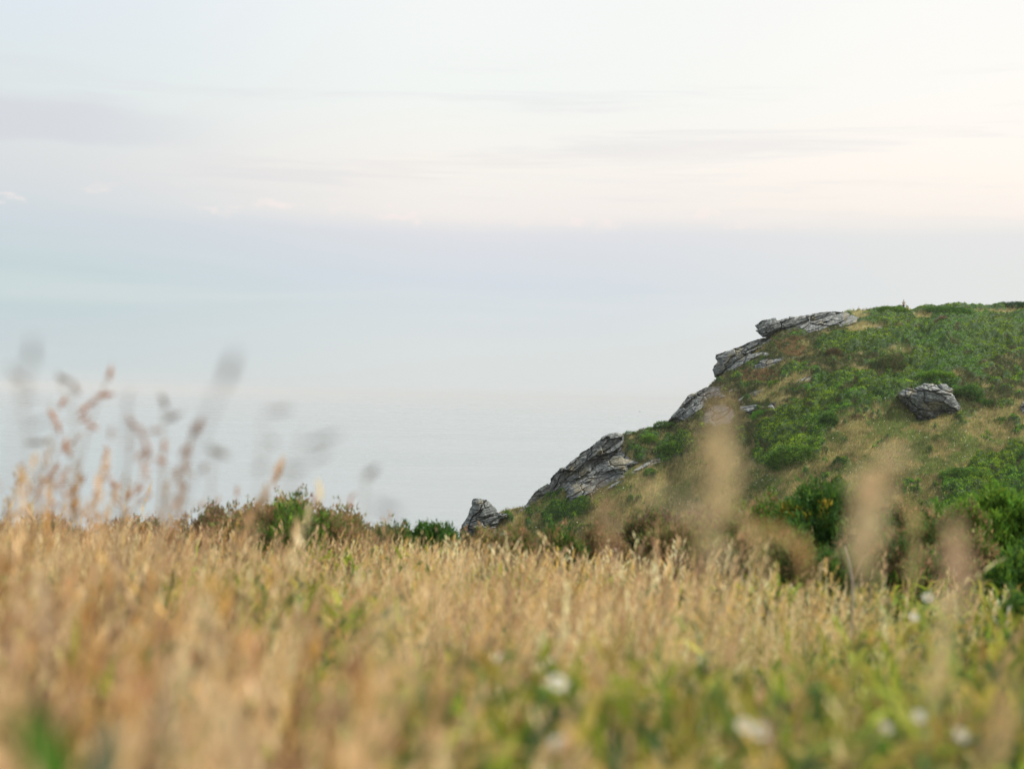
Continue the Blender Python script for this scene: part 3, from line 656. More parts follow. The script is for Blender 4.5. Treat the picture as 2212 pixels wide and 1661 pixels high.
# ================================================================== NEAR SCRUB at the far edge of the meadow
def scrub(px, top, wpx, D, label, pals, name='gorse_bush', n=3500, L=.045, hk=1., cat_='bush', **k):
    """crown top at bearing (px, top), wpx wide, standing on the ground at distance D"""
    tp = at(px, top, D); x0, y0 = tp[0], tp[1]; g = float(gz(x0, y0)); mpp = D * TAN / W_
    rx = wpx / 2 * mpp * 1.3; rz = max(tp[2] - g, .25); n = int(n * 2.0)
    return bush(name, label, cat_, 'scrub along the far edge of the meadow', (x0, y0, g - .03), rx, min(rx, .9) * .9, rz * hk, n, L, L * .42, pals, seed=int(px), stems=14, **k)
DRY = [(.26, .17, .09), (.34, .23, .12), (.20, .15, .07), (.14, .16, .05)]
OLV = [(.16, .19, .05), (.11, .16, .04), (.22, .20, .08), (.25, .16, .08)]
scrub(600, 1108, 330, 13.0, 'broad low mound of olive and rust scrub crowned with green sprigs, against the sea', OLV + DRY[:2], name='heather_bush', n=9000, cat_='mound', L=.04)
scrub(640, 1130, 120, 12.3, 'bright green gorse patch topping the broad rust scrub mound', GD + GB, n=1300, L=.05, lump=.6)
scrub(455, 1126, 150, 13.5, 'rusty brown scrub left of the broad mound, beside pale dry stalks', DRY, name='brown_shrub', n=3200, L=.04)
scrub(300, 1148, 230, 14.5, 'flat brown scrub behind the tall oat stalks', DRY, name='brown_shrub', n=3200, L=.04)
scrub(90, 1140, 260, 14.0, 'flat brown scrub at the left border behind the grass', DRY, name='brown_shrub', n=3200, L=.04)
scrub(735, 1128, 140, 13.6, 'straw coloured scrub sloping down right of the broad mound', DRY + OLV, name='brown_shrub', n=2600, L=.04)
scrub(845, 1150, 120, 14.5, 'low green scrub with thin bare twigs sticking up from it', OLV + GD, n=2600, L=.045)
scrub(942, 1152, 120, 14.8, 'dark green gorse hump just left of the rocky tip', GD, n=3000, L=.05)
scrub(1040, 1162, 110, 14.2, 'yellowish low scrub below the rocky tip', DRY[:2] + OLV, name='brown_shrub', n=2000, L=.04)
scrub(1205, 1166, 110, 13.0, 'small olive gorse in the grass below the green cliff foot', OLV + GD, n=2600, L=.05)
scrub(1300, 1160, 110, 13.5, 'fawn dead bracken clump right of the small olive gorse', DRY, name='dead_fern', n=2200, L=.04)
scrub(1400, 1140, 150, 14.5, 'mixed brown and green scrub under the tan grass band', OLV + BR, n=3500, L=.045)
scrub(1530, 1128, 300, 15.0, 'purplish brown heather bank with a yellow-green crest', [(.15, .09, .07), (.2, .13, .09), (.12, .08, .05), (.2, .2, .06)], name='heather_bush', cat_='mound', n=6500, L=.045, tips=[(.24, .24, .07)])
scrub(1650, 1116, 190, 14.0, 'fresh green gorse crest behind the brown drooping plume', GB + OLV, n=4200, L=.05)
scrub(1650, 1165, 120, 12.5, 'dark green gorse lobe low in front of the fresh green crest', GD, n=3200, L=.045)
scrub(1790, 1100, 240, 13.0, 'tallest dark gorse bush with yellow tips, between the blurred plumes', GD, n=9000, L=.05, tips=[(.30, .24, .03), (.14, .2, .03)], lump=.45)
scrub(1940, 1120, 190, 13.4, 'half dead gorse with orange brown branches right of the tallest bush', GD + DRY, n=4500, L=.05)
scrub(2010, 1150, 150, 12.2, 'olive gorse with gaps, between the half dead one and the bright one', OLV + GD, n=3500, L=.05)
scrub(2185, 1106, 280, 14.0, 'big bright green gorse bush at the right border', GB, n=11000, L=.055, lump=.4)
scrub(2080, 1128, 130, 13.2, 'yellow-green gorse shoulder left of the big bright bush', GB + OLV, n=3800, L=.05)
scrub(2200, 1228, 150, 10.5, 'deep green gorse at the right border below the big bright bush', GD + GB, n=4200, L=.05)
scrub(2330, 1110, 220, 14.0, 'bright gorse continuing beyond the big bright bush', GB, n=3000, L=.06)
scrub(2190, 1340, 110, 6.2, 'dark green shrub low at the right border inside the dry grass', GD, n=2500, L=.035)

# ================================================================== MEADOW
def tri_ribbon(pts, w):
    """flat ribbon along pts (n,3) tapering to a point"""
    n = len(pts); side = nrm(np.cross(np.gradient(pts, axis=0), [math.sin(w * 9e3), math.cos(w * 9e3), .1]))
    ww = w * np.linspace(1, .45, n)[:, None] / 2
    V = np.concatenate([pts - side * ww, pts + side * ww]); F = []
    for i in range(n - 1): F += [(i, i + n, i + n + 1), (i, i + n + 1, i + 1)]
    return V, np.array(F)
def stalk_template(kind, rs):
    """grass flowering stalk 1 unit tall: returns V, F, part (0 stem, 1 head, 2 leaf)"""
    lean = rs.uniform(.05, .25); h = np.linspace(0, 1, 5)[:, None]
    dirv = np.array([[1., rs.uniform(-.4, .4), 0]])
    stem = np.concatenate([dirv[:, :2] * lean * h ** 2.2, h], 1)
    parts = [(*tri_ribbon(stem, .0055 if kind != 'far' else .008), 0)]
    L = rs.uniform(.18, .36); ns = {'near': 22, 'mid': 12, 'far': 6}[kind]
    for i in range(ns):
        t = 1 - L * (i / ns); c = np.array([np.interp(t, h[:, 0], stem[:, 0]), np.interp(t, h[:, 0], stem[:, 1]), t])
        a = rs.uniform(0, 6.28); sp = rs.uniform(.1, .7) * .030 * (.35 + i / ns)
        o = np.array([math.cos(a) * .6, math.sin(a) * .6, rs.uniform(.7, 2.2)]); o /= np.linalg.norm(o)
        p0 = c + o * sp; ln = rs.uniform(.026, .05) * (1 if kind != 'far' else 1.7); wd = ln * (.25 if kind != 'far' else .24)
        s = np.cross(o, rs.normal(size=3)); s /= np.linalg.norm(s)
        V = np.array([p0, p0 + o * ln * .45 + s * wd / 2, p0 + o * ln, p0 + o * ln * .45 - s * wd / 2])
        parts.append((V, np.array([(0, 1, 2), (0, 2, 3)]), 1))
    for i in range(3 if kind != 'far' else 2):
        a = rs.uniform(0, 6.28); b0 = rs.uniform(0, .45); tt = np.linspace(0, 1, 4)[:, None]
        le = rs.uniform(.25, .5); d = np.array([[math.cos(a), math.sin(a)]])
        pts = np.concatenate([d * le * .30 * tt ** 1.5, b0 + le * (tt - .30 * tt ** 2.6)], 1)
        parts.append((*tri_ribbon(pts, .0095), 2))
    V = []; F = []; Q = []; k = 0
    for v, f, q in parts: V.append(v); F.append(f + k); Q.append(np.full(len(v), q)); k += len(v)
    return np.concatenate(V), np.concatenate(F), np.concatenate(Q)
def spread(n, y0, y1, edge=1.5, pad=.6):
    out = np.zeros((0, 2))
    while len(out) < n:
        y = rng.uniform(y0, y1, n * 2); w = .36 * y * edge + pad
        k = rng.uniform(0, 1, n * 2) < w / (.36 * y1 * edge + pad)
        y = y[k]; w = w[k]; out = np.concatenate([out, np.stack([rng.uniform(-1, 1, len(y)) * w, y], 1)])
    return out[:n]
HEADC = np.array([(.66, .48, .26), (.72, .58, .33), (.46, .30, .17), (.78, .68, .42), (.26, .17, .11), (.60, .40, .13)])
STEMC = np.array([(.55, .42, .22), (.50, .40, .18), (.42, .38, .14), (.58, .47, .28)])
LEAFC = np.array([(.50, .42, .19), (.36, .36, .11), (.66, .54, .30), (.46, .35, .17), (.20, .27, .06), (.60, .50, .24)])
def field_h(x, y):
    """height of the stand of grass"""
    h = .62 - .010 * y + .16 * (fbm(x * .5 + 5, y * .35, 3, 201) - .5) + .26 * (fbm(x * 2.1 + 5, y * 1.6, 2, 203) - .5)
    return h - .06 * np.clip((x / np.maximum(y, 1) + .05) / .3, 0, 1)
def sow(n, y0, y1, kind, ntemp=14, pad=.6):
    out = []; pos = spread(n, y0, y1, pad=pad)
    x, y = pos[:, 0], pos[:, 1]
    dn = fbm(x * .9 + 40, y * .7, 3, 211)
    lim = np.interp(x / y, [-.4, -.15, 0, .1, .2, .36], [15.5, 14, 12.6, 10.8, 9.8, 9.0]) + 1.5 * (fbm(x, y * 0, 2, 9) - .5)
    k = (rng.uniform(size=n) < np.clip(dn * 3.6 - 1.2 - .2 * (y < 4), .10, 1) * (1 - np.clip((9 - y) / 5, 0, .8) * (1 - np.clip((.62 - fbm(x * 1.6 + 70, y * 1.3, 3, 231)) / .14, .1, 1)))) & (y < lim)
    x, y = x[k], y[k]; n = len(x); z = gz(x, y)
    H = field_h(x, y) * rng.uniform(.42, 1.15, n) * (1 + .35 * (fbm(x * 3.1, y * 2.3, 2, 207) - .5)) + (rng.uniform(size=n) < .12) * rng.uniform(.03, .22, n) * np.clip((11 - y) / 4, .4, 1) * (y > 2.6) + .07 * np.clip((-x / y - .12) / .1, 0, 1)
    H = np.where((x / y < -.22 - .1 * rng.uniform(size=n)) & (y > 2.4) & (y < 5) & (rng.uniform(size=n) < .06), rng.uniform(.70, .96, n), H)
    z = z - .01
    red = np.clip((fbm(x * .45, y * .35, 3, 221) - .35) / .3 - .9 * (x / y), 0, 1)[:, None]     # ruddier stand towards -x
    hc = HEADC[rng.integers(0, len(HEADC), n)]; hc = hc * (1 - red) * np.array([1.18, 1.24, 1.18]) + hc * red * np.array([.92, .80, .78])
    sc = STEMC[rng.integers(0, len(STEMC), n)]; lc = LEAFC[rng.integers(0, len(LEAFC), n)]
    br = (1 + .16 * rng.normal(size=(n, 1))) 
    tid = rng.integers(0, ntemp, n)
    for t in range(ntemp):
        V, F, Q = stalk_template(kind, np.random.default_rng(int(1000 + t + len(kind))))
        m = tid == t; c = int(m.sum())
        if not c: continue
        a = rng.normal(0, 1.0, c) ; ca, sa = np.cos(a)[:, None], np.sin(a)[:, None]; h = H[m][:, None]
        wind = (rng.normal(.06, .16, c) + (rng.uniform(size=c) < .07) * rng.normal(0, .5, c))[:, None]; wy = rng.normal(0, .14, c)[:, None]
        vx = (V[None, :, 0] * ca - V[None, :, 1] * sa + V[None, :, 2] * wind) * h + x[m][:, None]
        vy = (V[None, :, 0] * sa + V[None, :, 1] * ca + V[None, :, 2] * wy) * h + y[m][:, None]
        vz = V[None, :, 2] * h + z[m][:, None]
        VV = np.stack([vx, vy, vz], -1).reshape(-1, 3)
        FF = (F[None] + (np.arange(c) * len(V))[:, None, None]).reshape(-1, 3)
        pc = np.stack([sc[m], hc[m], lc[m]], 1) * br[m][:, None]
        CC = pc[:, Q].reshape(-1, 3)
        out.append((VV, FF, np.clip(CC, .01, .85)))
    return cat(out)
parts = [sow(9000, .9, 3.2, 'near', pad=.6), sow(25000, 3.2, 7.5, 'mid', pad=.9), sow(36000, 7.5, 16, 'far', pad=1.0)]
v, f, c = cat(parts); tag(mesh_from('dry_grass', v, f, M_grass, c), kind='stuff')
# leafy undergrowth between the stalks: grass blades and small broad leaves, greener low down
def under(n, y0, y1, L, Wd, pad=.4):
    p = spread(n, y0, y1, pad=pad); x, y = p.T
    q = fbm(x * 1.6 + 70, y * 1.3, 3, 231); lim = np.interp(x / y, [-.4, -.15, 0, .1, .2, .36], [15.5, 14, 12.5, 10.3, 9.0, 8.2])
    k = (q > rng.uniform(.31, .59, n)) & (y < lim); x, y, q = x[k], y[k], q[k]; n = len(x)
    P = np.stack([x, y, gz(x, y) + rng.uniform(0, 1, n) ** 1.3 * (.12 + (.50 - .1 * (y > 4)) * np.clip(q - .36, 0, .24) / .24)], 1)
    C = pal([(.18, .25, .03), (.27, .31, .04), (.08, .15, .03), (.36, .33, .06), (.32, .23, .06), (.05, .10, .035), (.34, .28, .10)], n, jit=.22)
    D_ = np.stack([rng.normal(size=n) * .38, rng.normal(size=n) * .38, rng.uniform(.3, 1.1, n)], 1)
    return blades(P, D_, L * rng.uniform(.5, 1.3, n), Wd * rng.uniform(.6, 1.4, n), C, bend=np.stack([D_[:, 0], D_[:, 1], -.6 * np.ones(n)], 1))
v, f, c = cat([under(60000, .85, 3.5, .085, .014, .6), under(58000, 3.5, 9, .11, .015), under(16000, 9, 16, .14, .02)])
tag(mesh_from('green_undergrowth', v, f, M_leaf, c), kind='stuff')

# ------------------------------------------------------------------ single tall stalks near the camera
def tube(pts, r0, r1, n=4):
    pts = np.asarray(pts, float); m = len(pts); tg = nrm(np.gradient(pts, axis=0)); a = nrm(np.cross(tg, [.3, .9, .2])); b = np.cross(tg, a)
    rr = np.linspace(r0, r1, m)[:, None]; V = []
    for i in range(n): V.append(pts + rr * (a * math.cos(6.2832 * i / n) + b * math.sin(6.2832 * i / n)))
    V = np.stack(V, 1).reshape(-1, 3); F = []
    for i in range(m - 1):
        for j in range(n): F.append((i * n + j, i * n + (j + 1) % n, (i + 1) * n + (j + 1) % n)); F.append((i * n + j, (i + 1) * n + (j + 1) % n, (i + 1) * n + j))
    return V, np.array(F)
def curve(pts, n=14):
    pts = np.asarray(pts, float); t = np.r_[0, np.cumsum(np.linalg.norm(np.diff(pts, axis=0), axis=1))]; u = np.linspace(0, t[-1], n)
    P = np.stack([np.interp(u, t, pts[:, i]) for i in range(3)], 1)
    for _ in range(2): P[1:-1] = (P[:-2] + 2 * P[1:-1] + P[2:]) / 4
    return P
def spikelet(c, d, L, w):
    """a plump pointed husk"""
    d = d / np.linalg.norm(d); a = np.cross(d, [.2, .7, .5]); a /= np.linalg.norm(a); b = np.cross(d, a); V = []
    for t, r in ((-.5, .12), (-.2, .8), (.1, 1.), (.35, .5)):
        for i in range(5): V.append(c + d * L * t + (a * math.cos(1.2566 * i) + b * math.sin(1.2566 * i)) * w / 2 * r)
    V.append(c + d * L * .62); F = []
    for k in range(3):
        for i in range(5): F += [(k * 5 + i, k * 5 + (i + 1) % 5, k * 5 + 5 + (i + 1) % 5), (k * 5 + i, k * 5 + 5 + (i + 1) % 5, k * 5 + 5 + i)]
    for i in range(5): F.append((15 + i, 15 + (i + 1) % 5, 20))
    return np.array(V), np.array(F)
def joinvf(ps):
    V = []; F = []; k = 0
    for v, f in ps: V.append(v); F.append(f + k); k += len(v)
    return np.concatenate(V), np.concatenate(F)
def oat_stalk(label, D, path, husks, hc=(.50, .30, .18), sc=(.50, .38, .24), group='tall oat stalks near the camera', rs=.0016):
    """path: bearings of the stem from low to high at distance D; husks: (px, py, length px, angle deg, width px)"""
    grey = max(hc) < .3; D = D * (1.4 if grey else 1.75); rs = rs * (.6 if grey else 1); hc = tuple(h * 1.5 for h in hc) if grey else hc; husks = [(a, b, l, g, w * .62 if grey else w) for a, b, l, g, w in husks]; mpp = D * TAN / W_
    pts = [at(px, py, D) for px, py in path]; foot = pts[0].copy(); foot[2] = gz(foot[0], foot[1]); foot[0] += .02
    pts = [foot] + pts; st = curve(pts, 18); base = foot
    root = empty('grass_stalk', base); tag(root, label, 'grass stalk', group)
    v, f = tube(st, rs * 1.3, rs * .6); mesh_from('stem', v, f, M_grass, np.tile(sc, (len(v), 1)), parent=root).location = -Vector(base) * 0
    root_parts = []
    hs = []
    for (px, py, ln, an, wd) in husks:
        dd = D + rng.normal() * .02; c = at(px, py, dd); a = R(an); d = np.array([math.cos(a), rng.normal() * .2, math.sin(a)])
        hs.append(spikelet(c, d, ln * mpp, wd * mpp))
        top = c + d * ln * mpp * -.5 if an > 0 else c - d * ln * mpp * .5
        j = st[np.argmin(np.linalg.norm(st - (top + [0, 0, -.02]), axis=1))]
        hs.append(tube(curve([j, (j + top) / 2 + [0, 0, .012], top], 6), .0005, .0004, 3))
    v2, f2 = joinvf(hs); mesh_from('seed_head', v2, f2, M_grass, np.tile(hc, (len(v2), 1)) * (1 + .15 * rng.normal(size=(len(v2), 1))), parent=root)
    for o in root.children: o.matrix_parent_inverse = Matrix.Translation(-Vector(base))
    return root
GR = (.22, .19, .18); OR = (.58, .28, .12); PK = (.48, .30, .22)
oat_stalk('tallest faint grey stalk at the left border with one big dangling husk', .75, [(10, 1250), (20, 1000), (40, 820), (66, 740)], [(70, 762, 62, 82, 24)], GR)
oat_stalk('stalk with an arching grey husk crossing the horizon at the left border', 1.0, [(40, 1300), (70, 1050), (90, 880), (60, 810), (25, 800)], [(40, 812, 60, -38, 16), (62, 858, 40, 15, 14), (80, 915, 55, 18, 13)], GR)
oat_stalk('stalk with a curved grey-brown husk pair at the horizon', 1.25, [(150, 1300), (165, 1050), (180, 880), (150, 820), (125, 812)], [(138, 818, 36, -20, 13), (163, 838, 36, -62, 13), (75, 955, 50, 5, 12)], (.34, .26, .2))
oat_stalk('stalk ending in a sharp orange husk high against the sky', 1.6, [(130, 1300), (160, 1080), (185, 930), (215, 870), (236, 800)], [(238, 806, 34, 85, 11), (226, 853, 44, 8, 13), (197, 872, 34, 40, 11), (180, 886, 36, 48, 12), (200, 920, 30, -30, 10)], OR)
oat_stalk('stalk with rusty husks strung down its middle, left of the orange one', 1.7, [(90, 1300), (110, 1100), (125, 960), (120, 880), (105, 860)], [(113, 896, 34, -52, 11), (126, 922, 34, -70, 10), (140, 960, 34, 80, 11), (142, 968, 22, 80, 12), (135, 870, 34, 60, 10), (182, 905, 30, 30, 9)], OR)
oat_stalk('stalk bearing a cluster of dull pink husks right of the orange ones', 1.35, [(250, 1350), (262, 1150), (280, 980), (285, 900)], [(284, 912, 38, -58, 11), (305, 932, 36, -60, 12), (316, 962, 32, -62, 13), (318, 978, 26, 75, 14), (335, 930, 34, 10, 10), (240, 935, 28, 80, 9)], PK)
oat_stalk('dark thin stalk rising nearly straight through the left grass', 1.15, [(252, 1400), (262, 1100), (270, 950), (278, 850)], [(276, 860, 44, 85, 12), (272, 930, 40, 82, 11)], GR, sc=(.24, .21, .2), rs=.0016)
oat_stalk('stalk with a bent grey husk over a pale one, in the middle of the oats', 1.2, [(330, 1350), (345, 1100), (362, 960), (352, 880)], [(354, 866, 40, -68, 13), (372, 900, 44, 28, 14)], (.34, .27, .23))
oat_stalk('stalk with two small rusty husks one above the other', 1.5, [(320, 1350), (340, 1120), (352, 1000), (354, 950)], [(354, 966, 36, 82, 11), (348, 994, 28, -30, 13), (300, 985, 30, 60, 9)], OR)
oat_stalk('long smooth grey stalk leaning right to a big faint husk above the horizon', .72, [(330, 1350), (365, 1130), (410, 960), (460, 860), (492, 800)], [(496, 798, 80, 70, 34)], GR, sc=(.25, .23, .22), rs=.0016)
oat_stalk('stalk with a brownish pair of husks beside the long leaning grey stalk', 1.25, [(370, 1350), (388, 1130), (405, 980), (418, 920)], [(425, 925, 54, 62, 20), (400, 972, 40, 60, 14), (385, 1018, 30, 70, 12), (440, 1012, 26, 60, 10)], (.42, .27, .2))
oat_stalk('short stalk with one drooping grey husk over the middle of the bay', 1.05, [(440, 1300), (452, 1120), (455, 1000), (460, 968)], [(471, 976, 50, -20, 17)], (.3, .25, .2))
oat_stalk('stalk with a level grey husk and a smaller one hanging beneath', 1.0, [(560, 1320), (560, 1120), (555, 960), (570, 892)], [(604, 886, 56, 10, 19), (588, 954, 28, -30, 18), (565, 1008, 36, 40, 13)], (.25, .22, .2))
oat_stalk('stalk with the long level arching husk farthest right over the bay', .92, [(600, 1350), (606, 1180), (616, 1010), (650, 950)], [(696, 948, 84, 18, 20), (690, 984, 44, 25, 18), (632, 1012, 60, 5, 15)], (.24, .21, .19))
oat_stalk('low faint stalk with a small slanting husk right of the bay', .95, [(790, 1350), (785, 1200), (782, 1080), (790, 1030)], [(802, 1020, 40, 40, 17)], (.34, .3, .27))
oat_stalk('stalk with a blurred slate-coloured husk over the right end of the scrub mound', .8, [(850, 1380), (842, 1230), (838, 1140)], [(836, 1098, 60, -15, 28)], (.2, .19, .21))
oat_stalk('orange stalk low at the left, beaded with rusty husks above the meadow', 2.0, [(60, 1300), (80, 1150), (105, 1040), (122, 1000)], [(108, 1030, 34, 50, 11), (118, 1014, 36, 55, 10), (92, 1046, 26, 60, 9), (84, 1062, 26, 75, 9)], OR)
oat_stalk('stalk with a round amber husk low in the left grass', 1.9, [(150, 1320), (156, 1180), (160, 1110)], [(160, 1090, 34, 70, 24), (158, 1058, 30, 80, 13), (172, 1040, 34, 80, 8)], (.52, .30, .11))
oat_stalk('dry forked stalk with dark tips near the left grass edge', 2.1, [(240, 1320), (248, 1180), (246, 1080), (242, 1040)], [(243, 1046, 24, -60, 8), (256, 1050, 18, 80, 7), (300, 1058, 30, 50, 8), (280, 1070, 28, 70, 9)], OR)
oat_stalk('thin pinkish stalk left of the scrub mound tipped with two small husks', 2.0, [(500, 1300), (510, 1180), (513, 1080)], [(512, 1062, 28, 85, 8), (470, 1082, 26, 80, 7), (436, 1090, 24, 70, 8)], (.55, .36, .26))
oat_stalk('thin pinkish stalk over the right part of the scrub mound', 1.9, [(690, 1320), (684, 1180), (680, 1100)], [(679, 1082, 34, -80, 10), (756, 1088, 34, 85, 8), (762, 1070, 20, 40, 6)], (.55, .34, .25))
ORD = 'first second third fourth fifth sixth seventh eighth ninth tenth eleventh twelfth thirteenth fourteenth'.split()
for i in range(14):
    px_ = 14 + i * 30 + rng.uniform(-9, 9); top_ = rng.uniform(925, 1045) + max(0, px_ - 250) * .22; D_ = rng.uniform(1.3, 2.1); ln_ = 150 + rng.uniform(0, 60); lean_ = rng.uniform(-5, 40); hs_ = []
    for k in range(15):
        t_ = k / 14; y_ = top_ + 8 + t_ * ln_; sp_ = rng.uniform(-1, 1) * (8 + 26 * t_)
        hs_.append((px_ + lean_ * (1 - t_) + sp_ + 6, y_ + abs(sp_) * .3, rng.uniform(15, 26), rng.uniform(35, 80) * (-1 if rng.uniform() < .35 else 1), rng.uniform(5, 8)))
    oat_stalk('fine tan stalk with tiny husks, ' + ORD[i] + ' from the left border in the thin spray', D_, [(px_, 1350), (px_, top_ + ln_ + 20), (px_ + lean_ * .5, top_ + ln_ * .5), (px_ + lean_, top_)], hs_, [(.62, .36, .18), (.55, .38, .24), (.60, .44, .26)][i % 3], group='fine tan stalks of the left spray', rs=.0010)
def plume(label, D, axis, width, n, hc, sc=(.5, .38, .22), rs=.0014, Ls=.0045):
    """a feathery flower head: fine branches with hundreds of tiny husks about an axis of bearings"""
    D = D * 1.3; n = int(n * .26); width = width * .68; hc = (min(hc[0] * 1.08, .85), hc[1] * 1.14, hc[2] * 1.04); mpp = D * TAN / W_
    ax = curve([at(px, py, D) for px, py in axis], 20); foot = ax[0].copy(); foot[2] = gz(foot[0], foot[1]); foot[0] -= .01
    root = empty('grass_plume', foot); tag(root, label, 'grass plume', 'feathery grass plumes near the camera')
    st = curve([foot, (foot + ax[0]) / 2 + [.01, 0, 0]] + list(ax), 26); v, f = tube(st, rs * 1.2, rs * .4)
    o1 = mesh_from('stem', v, f, M_grass, np.tile(sc, (len(v), 1)), parent=root)
    t = rng.beta(1.6, 1.4, n); i = t * (len(ax) - 1.001); i0 = i.astype(int); P = ax[i0] + (ax[i0 + 1] - ax[i0]) * (i - i0)[:, None]
    w = width * mpp / 2 * np.sin(np.pi * np.clip(t * .9 + .08, 0, 1)) ** .7
    nbr = 22; tb = rng.uniform(.02, .98, nbr); br_ = rng.integers(0, nbr, n); bd = nrm(rng.normal(size=(nbr, 3)) + [0, 0, .5]); bl = rng.uniform(.45, 1.25, nbr)
    loose = rng.uniform(size=n) < .2
    t = np.where(loose, t, np.clip(tb[br_] + rng.normal(size=n) * .02, 0, 1)); i = t * (len(ax) - 1.001); i0 = i.astype(int); P = ax[i0] + (ax[i0 + 1] - ax[i0]) * (i - i0)[:, None]
    w = width * mpp / 2 * np.sin(np.pi * np.clip(t * .9 + .08, 0, 1)) ** .7
    off = np.where(loose[:, None], nrm(rng.normal(size=(n, 3))) * (rng.uniform(0, 1, n) ** .6 * w)[:, None], bd[br_] * (rng.uniform(0, 1, n) * bl[br_] * w * 1.25)[:, None] + rng.normal(size=(n, 3)) * .0012)
    tg = nrm(ax[i0 + 1] - ax[i0])
    v, f, c = blades(P + off, off / w.mean() + tg * 1.2, Ls * rng.uniform(.7, 1.6, n), Ls * .42, pal([hc], n, jit=.2))
    k = rng.choice(n, n // 8); vb, fb, cb = blades(P[k], off[k], np.linalg.norm(off[k], axis=1), .0005, pal([sc], len(k)))
    v, f, c = cat([(v, f, c), (vb, fb, cb)])
    o2 = mesh_from('plume', v, f, M_grass, c, parent=root)
    for o in (o1, o2): o.matrix_parent_inverse = Matrix.Translation(-Vector(foot))
PL = (.80, .58, .40)
plume('tall soft orange plume standing before the broken cliff edge', .62, [(1530, 1200), (1545, 1090), (1552, 980), (1556, 880)], 120, 2600, PL)
plume('wide tan haze of seed heads leaning left of the tall orange plume', .70, [(1590, 1240), (1520, 1130), (1450, 1080), (1380, 1060)], 90, 300, PL)
plume('bent plume arching right over the dark gorse towards the slope', .66, [(1868, 1260), (1880, 1150), (1870, 1080), (1900, 1020), (1950, 985)], 84, 2200, (.78, .56, .40))
plume('tan plume head drooping down right before the half dead gorse', .72, [(1840, 1220), (1862, 1140), (1900, 1070), (1860, 1030)], 70, 1000, (.78, .57, .40))
plume('stout pinkish brown plume upright in front of the right-hand gorse', .70, [(2068, 1330), (2070, 1250), (2066, 1190), (2062, 1140)], 66, 2200, (.74, .53, .42))
plume('small pink tuft below the overhanging rock', .85, [(1320, 1250), (1318, 1150), (1306, 1080), (1290, 1056)], 36, 420, (.62, .40, .27))
plume('slender straw plume slanting left of the fresh green gorse crest', .95, [(1660, 1260), (1630, 1170), (1608, 1130), (1590, 1110)], 30, 620, (.62, .46, .28))
plume('orange brown plume lying over the dark gorse lobe', .9, [(1745, 1260), (1735, 1180), (1680, 1150), (1620, 1140)], 34, 760, (.66, .42, .22))
plume('pale yellow plume curving up in front of the half dead gorse', 1.1, [(1965, 1270), (1978, 1180), (1972, 1110), (1955, 1070)], 26, 700, (.62, .50, .27))
plume('pale pink plume in the near grass at the lower right border', .62, [(2120, 1700), (2150, 1600), (2170, 1520), (2180, 1450)], 60, 1300, (.66, .44, .30))
plume('tan plume standing in the near grass at the right', .8, [(2010, 1560), (2030, 1430), (2040, 1330), (2030, 1270)], 60, 1100, (.74, .56, .38))
plume('pale upright plume in the lower left grass', .66, [(350, 1720), (362, 1620), (372, 1520), (380, 1440)], 44, 900, (.74, .56, .40))
plume('brown plume slanting down right across the lower left grass', .62, [(560, 1700), (520, 1600), (480, 1540), (430, 1480)], 44, 900, (.72, .54, .38))
plume('pale pinkish plume tall in the left grass', 1.0, [(96, 1500), (98, 1380), (94, 1290), (92, 1210)], 34, 800, (.78, .60, .46))

# ------------------------------------------------------------------ white flowers
def flower(px, py, D, diam, label, np_=9):
    c = at(px, py, D); g = float(gz(c[0], c[1])); base = np.array([c[0] + .01, c[1] + .01, g])
    root = empty('white_flower', base); tag(root, label, 'flower', 'white flowers in the near grass')
    pv = []; pf = []; k = 0; nrmv = nrm(np.array([rng.normal() * .3, -.7, .75])); a = nrm(np.cross(nrmv, [1, 0, .2])); b = np.cross(nrmv, a); r = diam / 2
    for i in range(np_):
        t0 = 6.2832 * i / np_; 
        for t, rr, up in ((t0, .15, 0), (t0 - .26, .75, .10), (t0, 1.05, .02), (t0 + .26, .75, .10)): pv.append(c - base + (a * math.cos(t) + b * math.sin(t)) * r * rr + nrmv * r * up)
        pf.append((k, k + 1, k + 2, k + 3)); k += 4
    mesh_from('petals', np.array(pv), np.array(pf), M_petal, parent=root)
    v, f = spikelet(c - base + nrmv * r * .08, nrmv, r * .4, r * .5); mesh_from('centre', v, f, M_yolk, parent=root)
    v, f = tube(curve([np.zeros(3), (c - base) * .5 + [.012, 0, 0], c - base - nrmv * .002], 8), .0012, .0009); mesh_from('stem', v, f, M_stem, parent=root)
FL = [(1082, 1421, 2.6, .026, 'small white flower uppermost among green leaves in the middle of the meadow'),
 (1188, 1426, 2.6, .020, 'faint white flower a little above the largest one'),
 (1206, 1474, 1.9, .034, 'largest and brightest white flower, a round disc over green leaves'),
 (1279, 1474, 2.1, .024, 'dimmer white flower at the same height as the largest one, right of it'),
 (1207, 1604, 1.7, .026, 'white flower lowest in the grass straight below the largest one'),
 (1608, 1566, 1.7, .026, 'left one of two touching white flowers in the lower grass'),
 (1644, 1580, 1.7, .030, 'right and bigger one of two touching white flowers in the lower grass'),
 (1985, 1546, 1.9, .024, 'upright white flower between tall straw stems'),
 (1916, 1571, 1.9, .020, 'small low white flower left of the upright one'),
 (2077, 1587, 1.8, .024, 'bluish white flower near the lower right border'),
 (1974, 1332, 4.0, .040, 'distant white flower head among pale grass at the right'),
 (2004, 1290, 4.6, .050, 'highest white flower head, blurred into the pale grass')]
for a_ in FL: flower(a_[0], a_[1], a_[2], a_[3] * .8, a_[4])

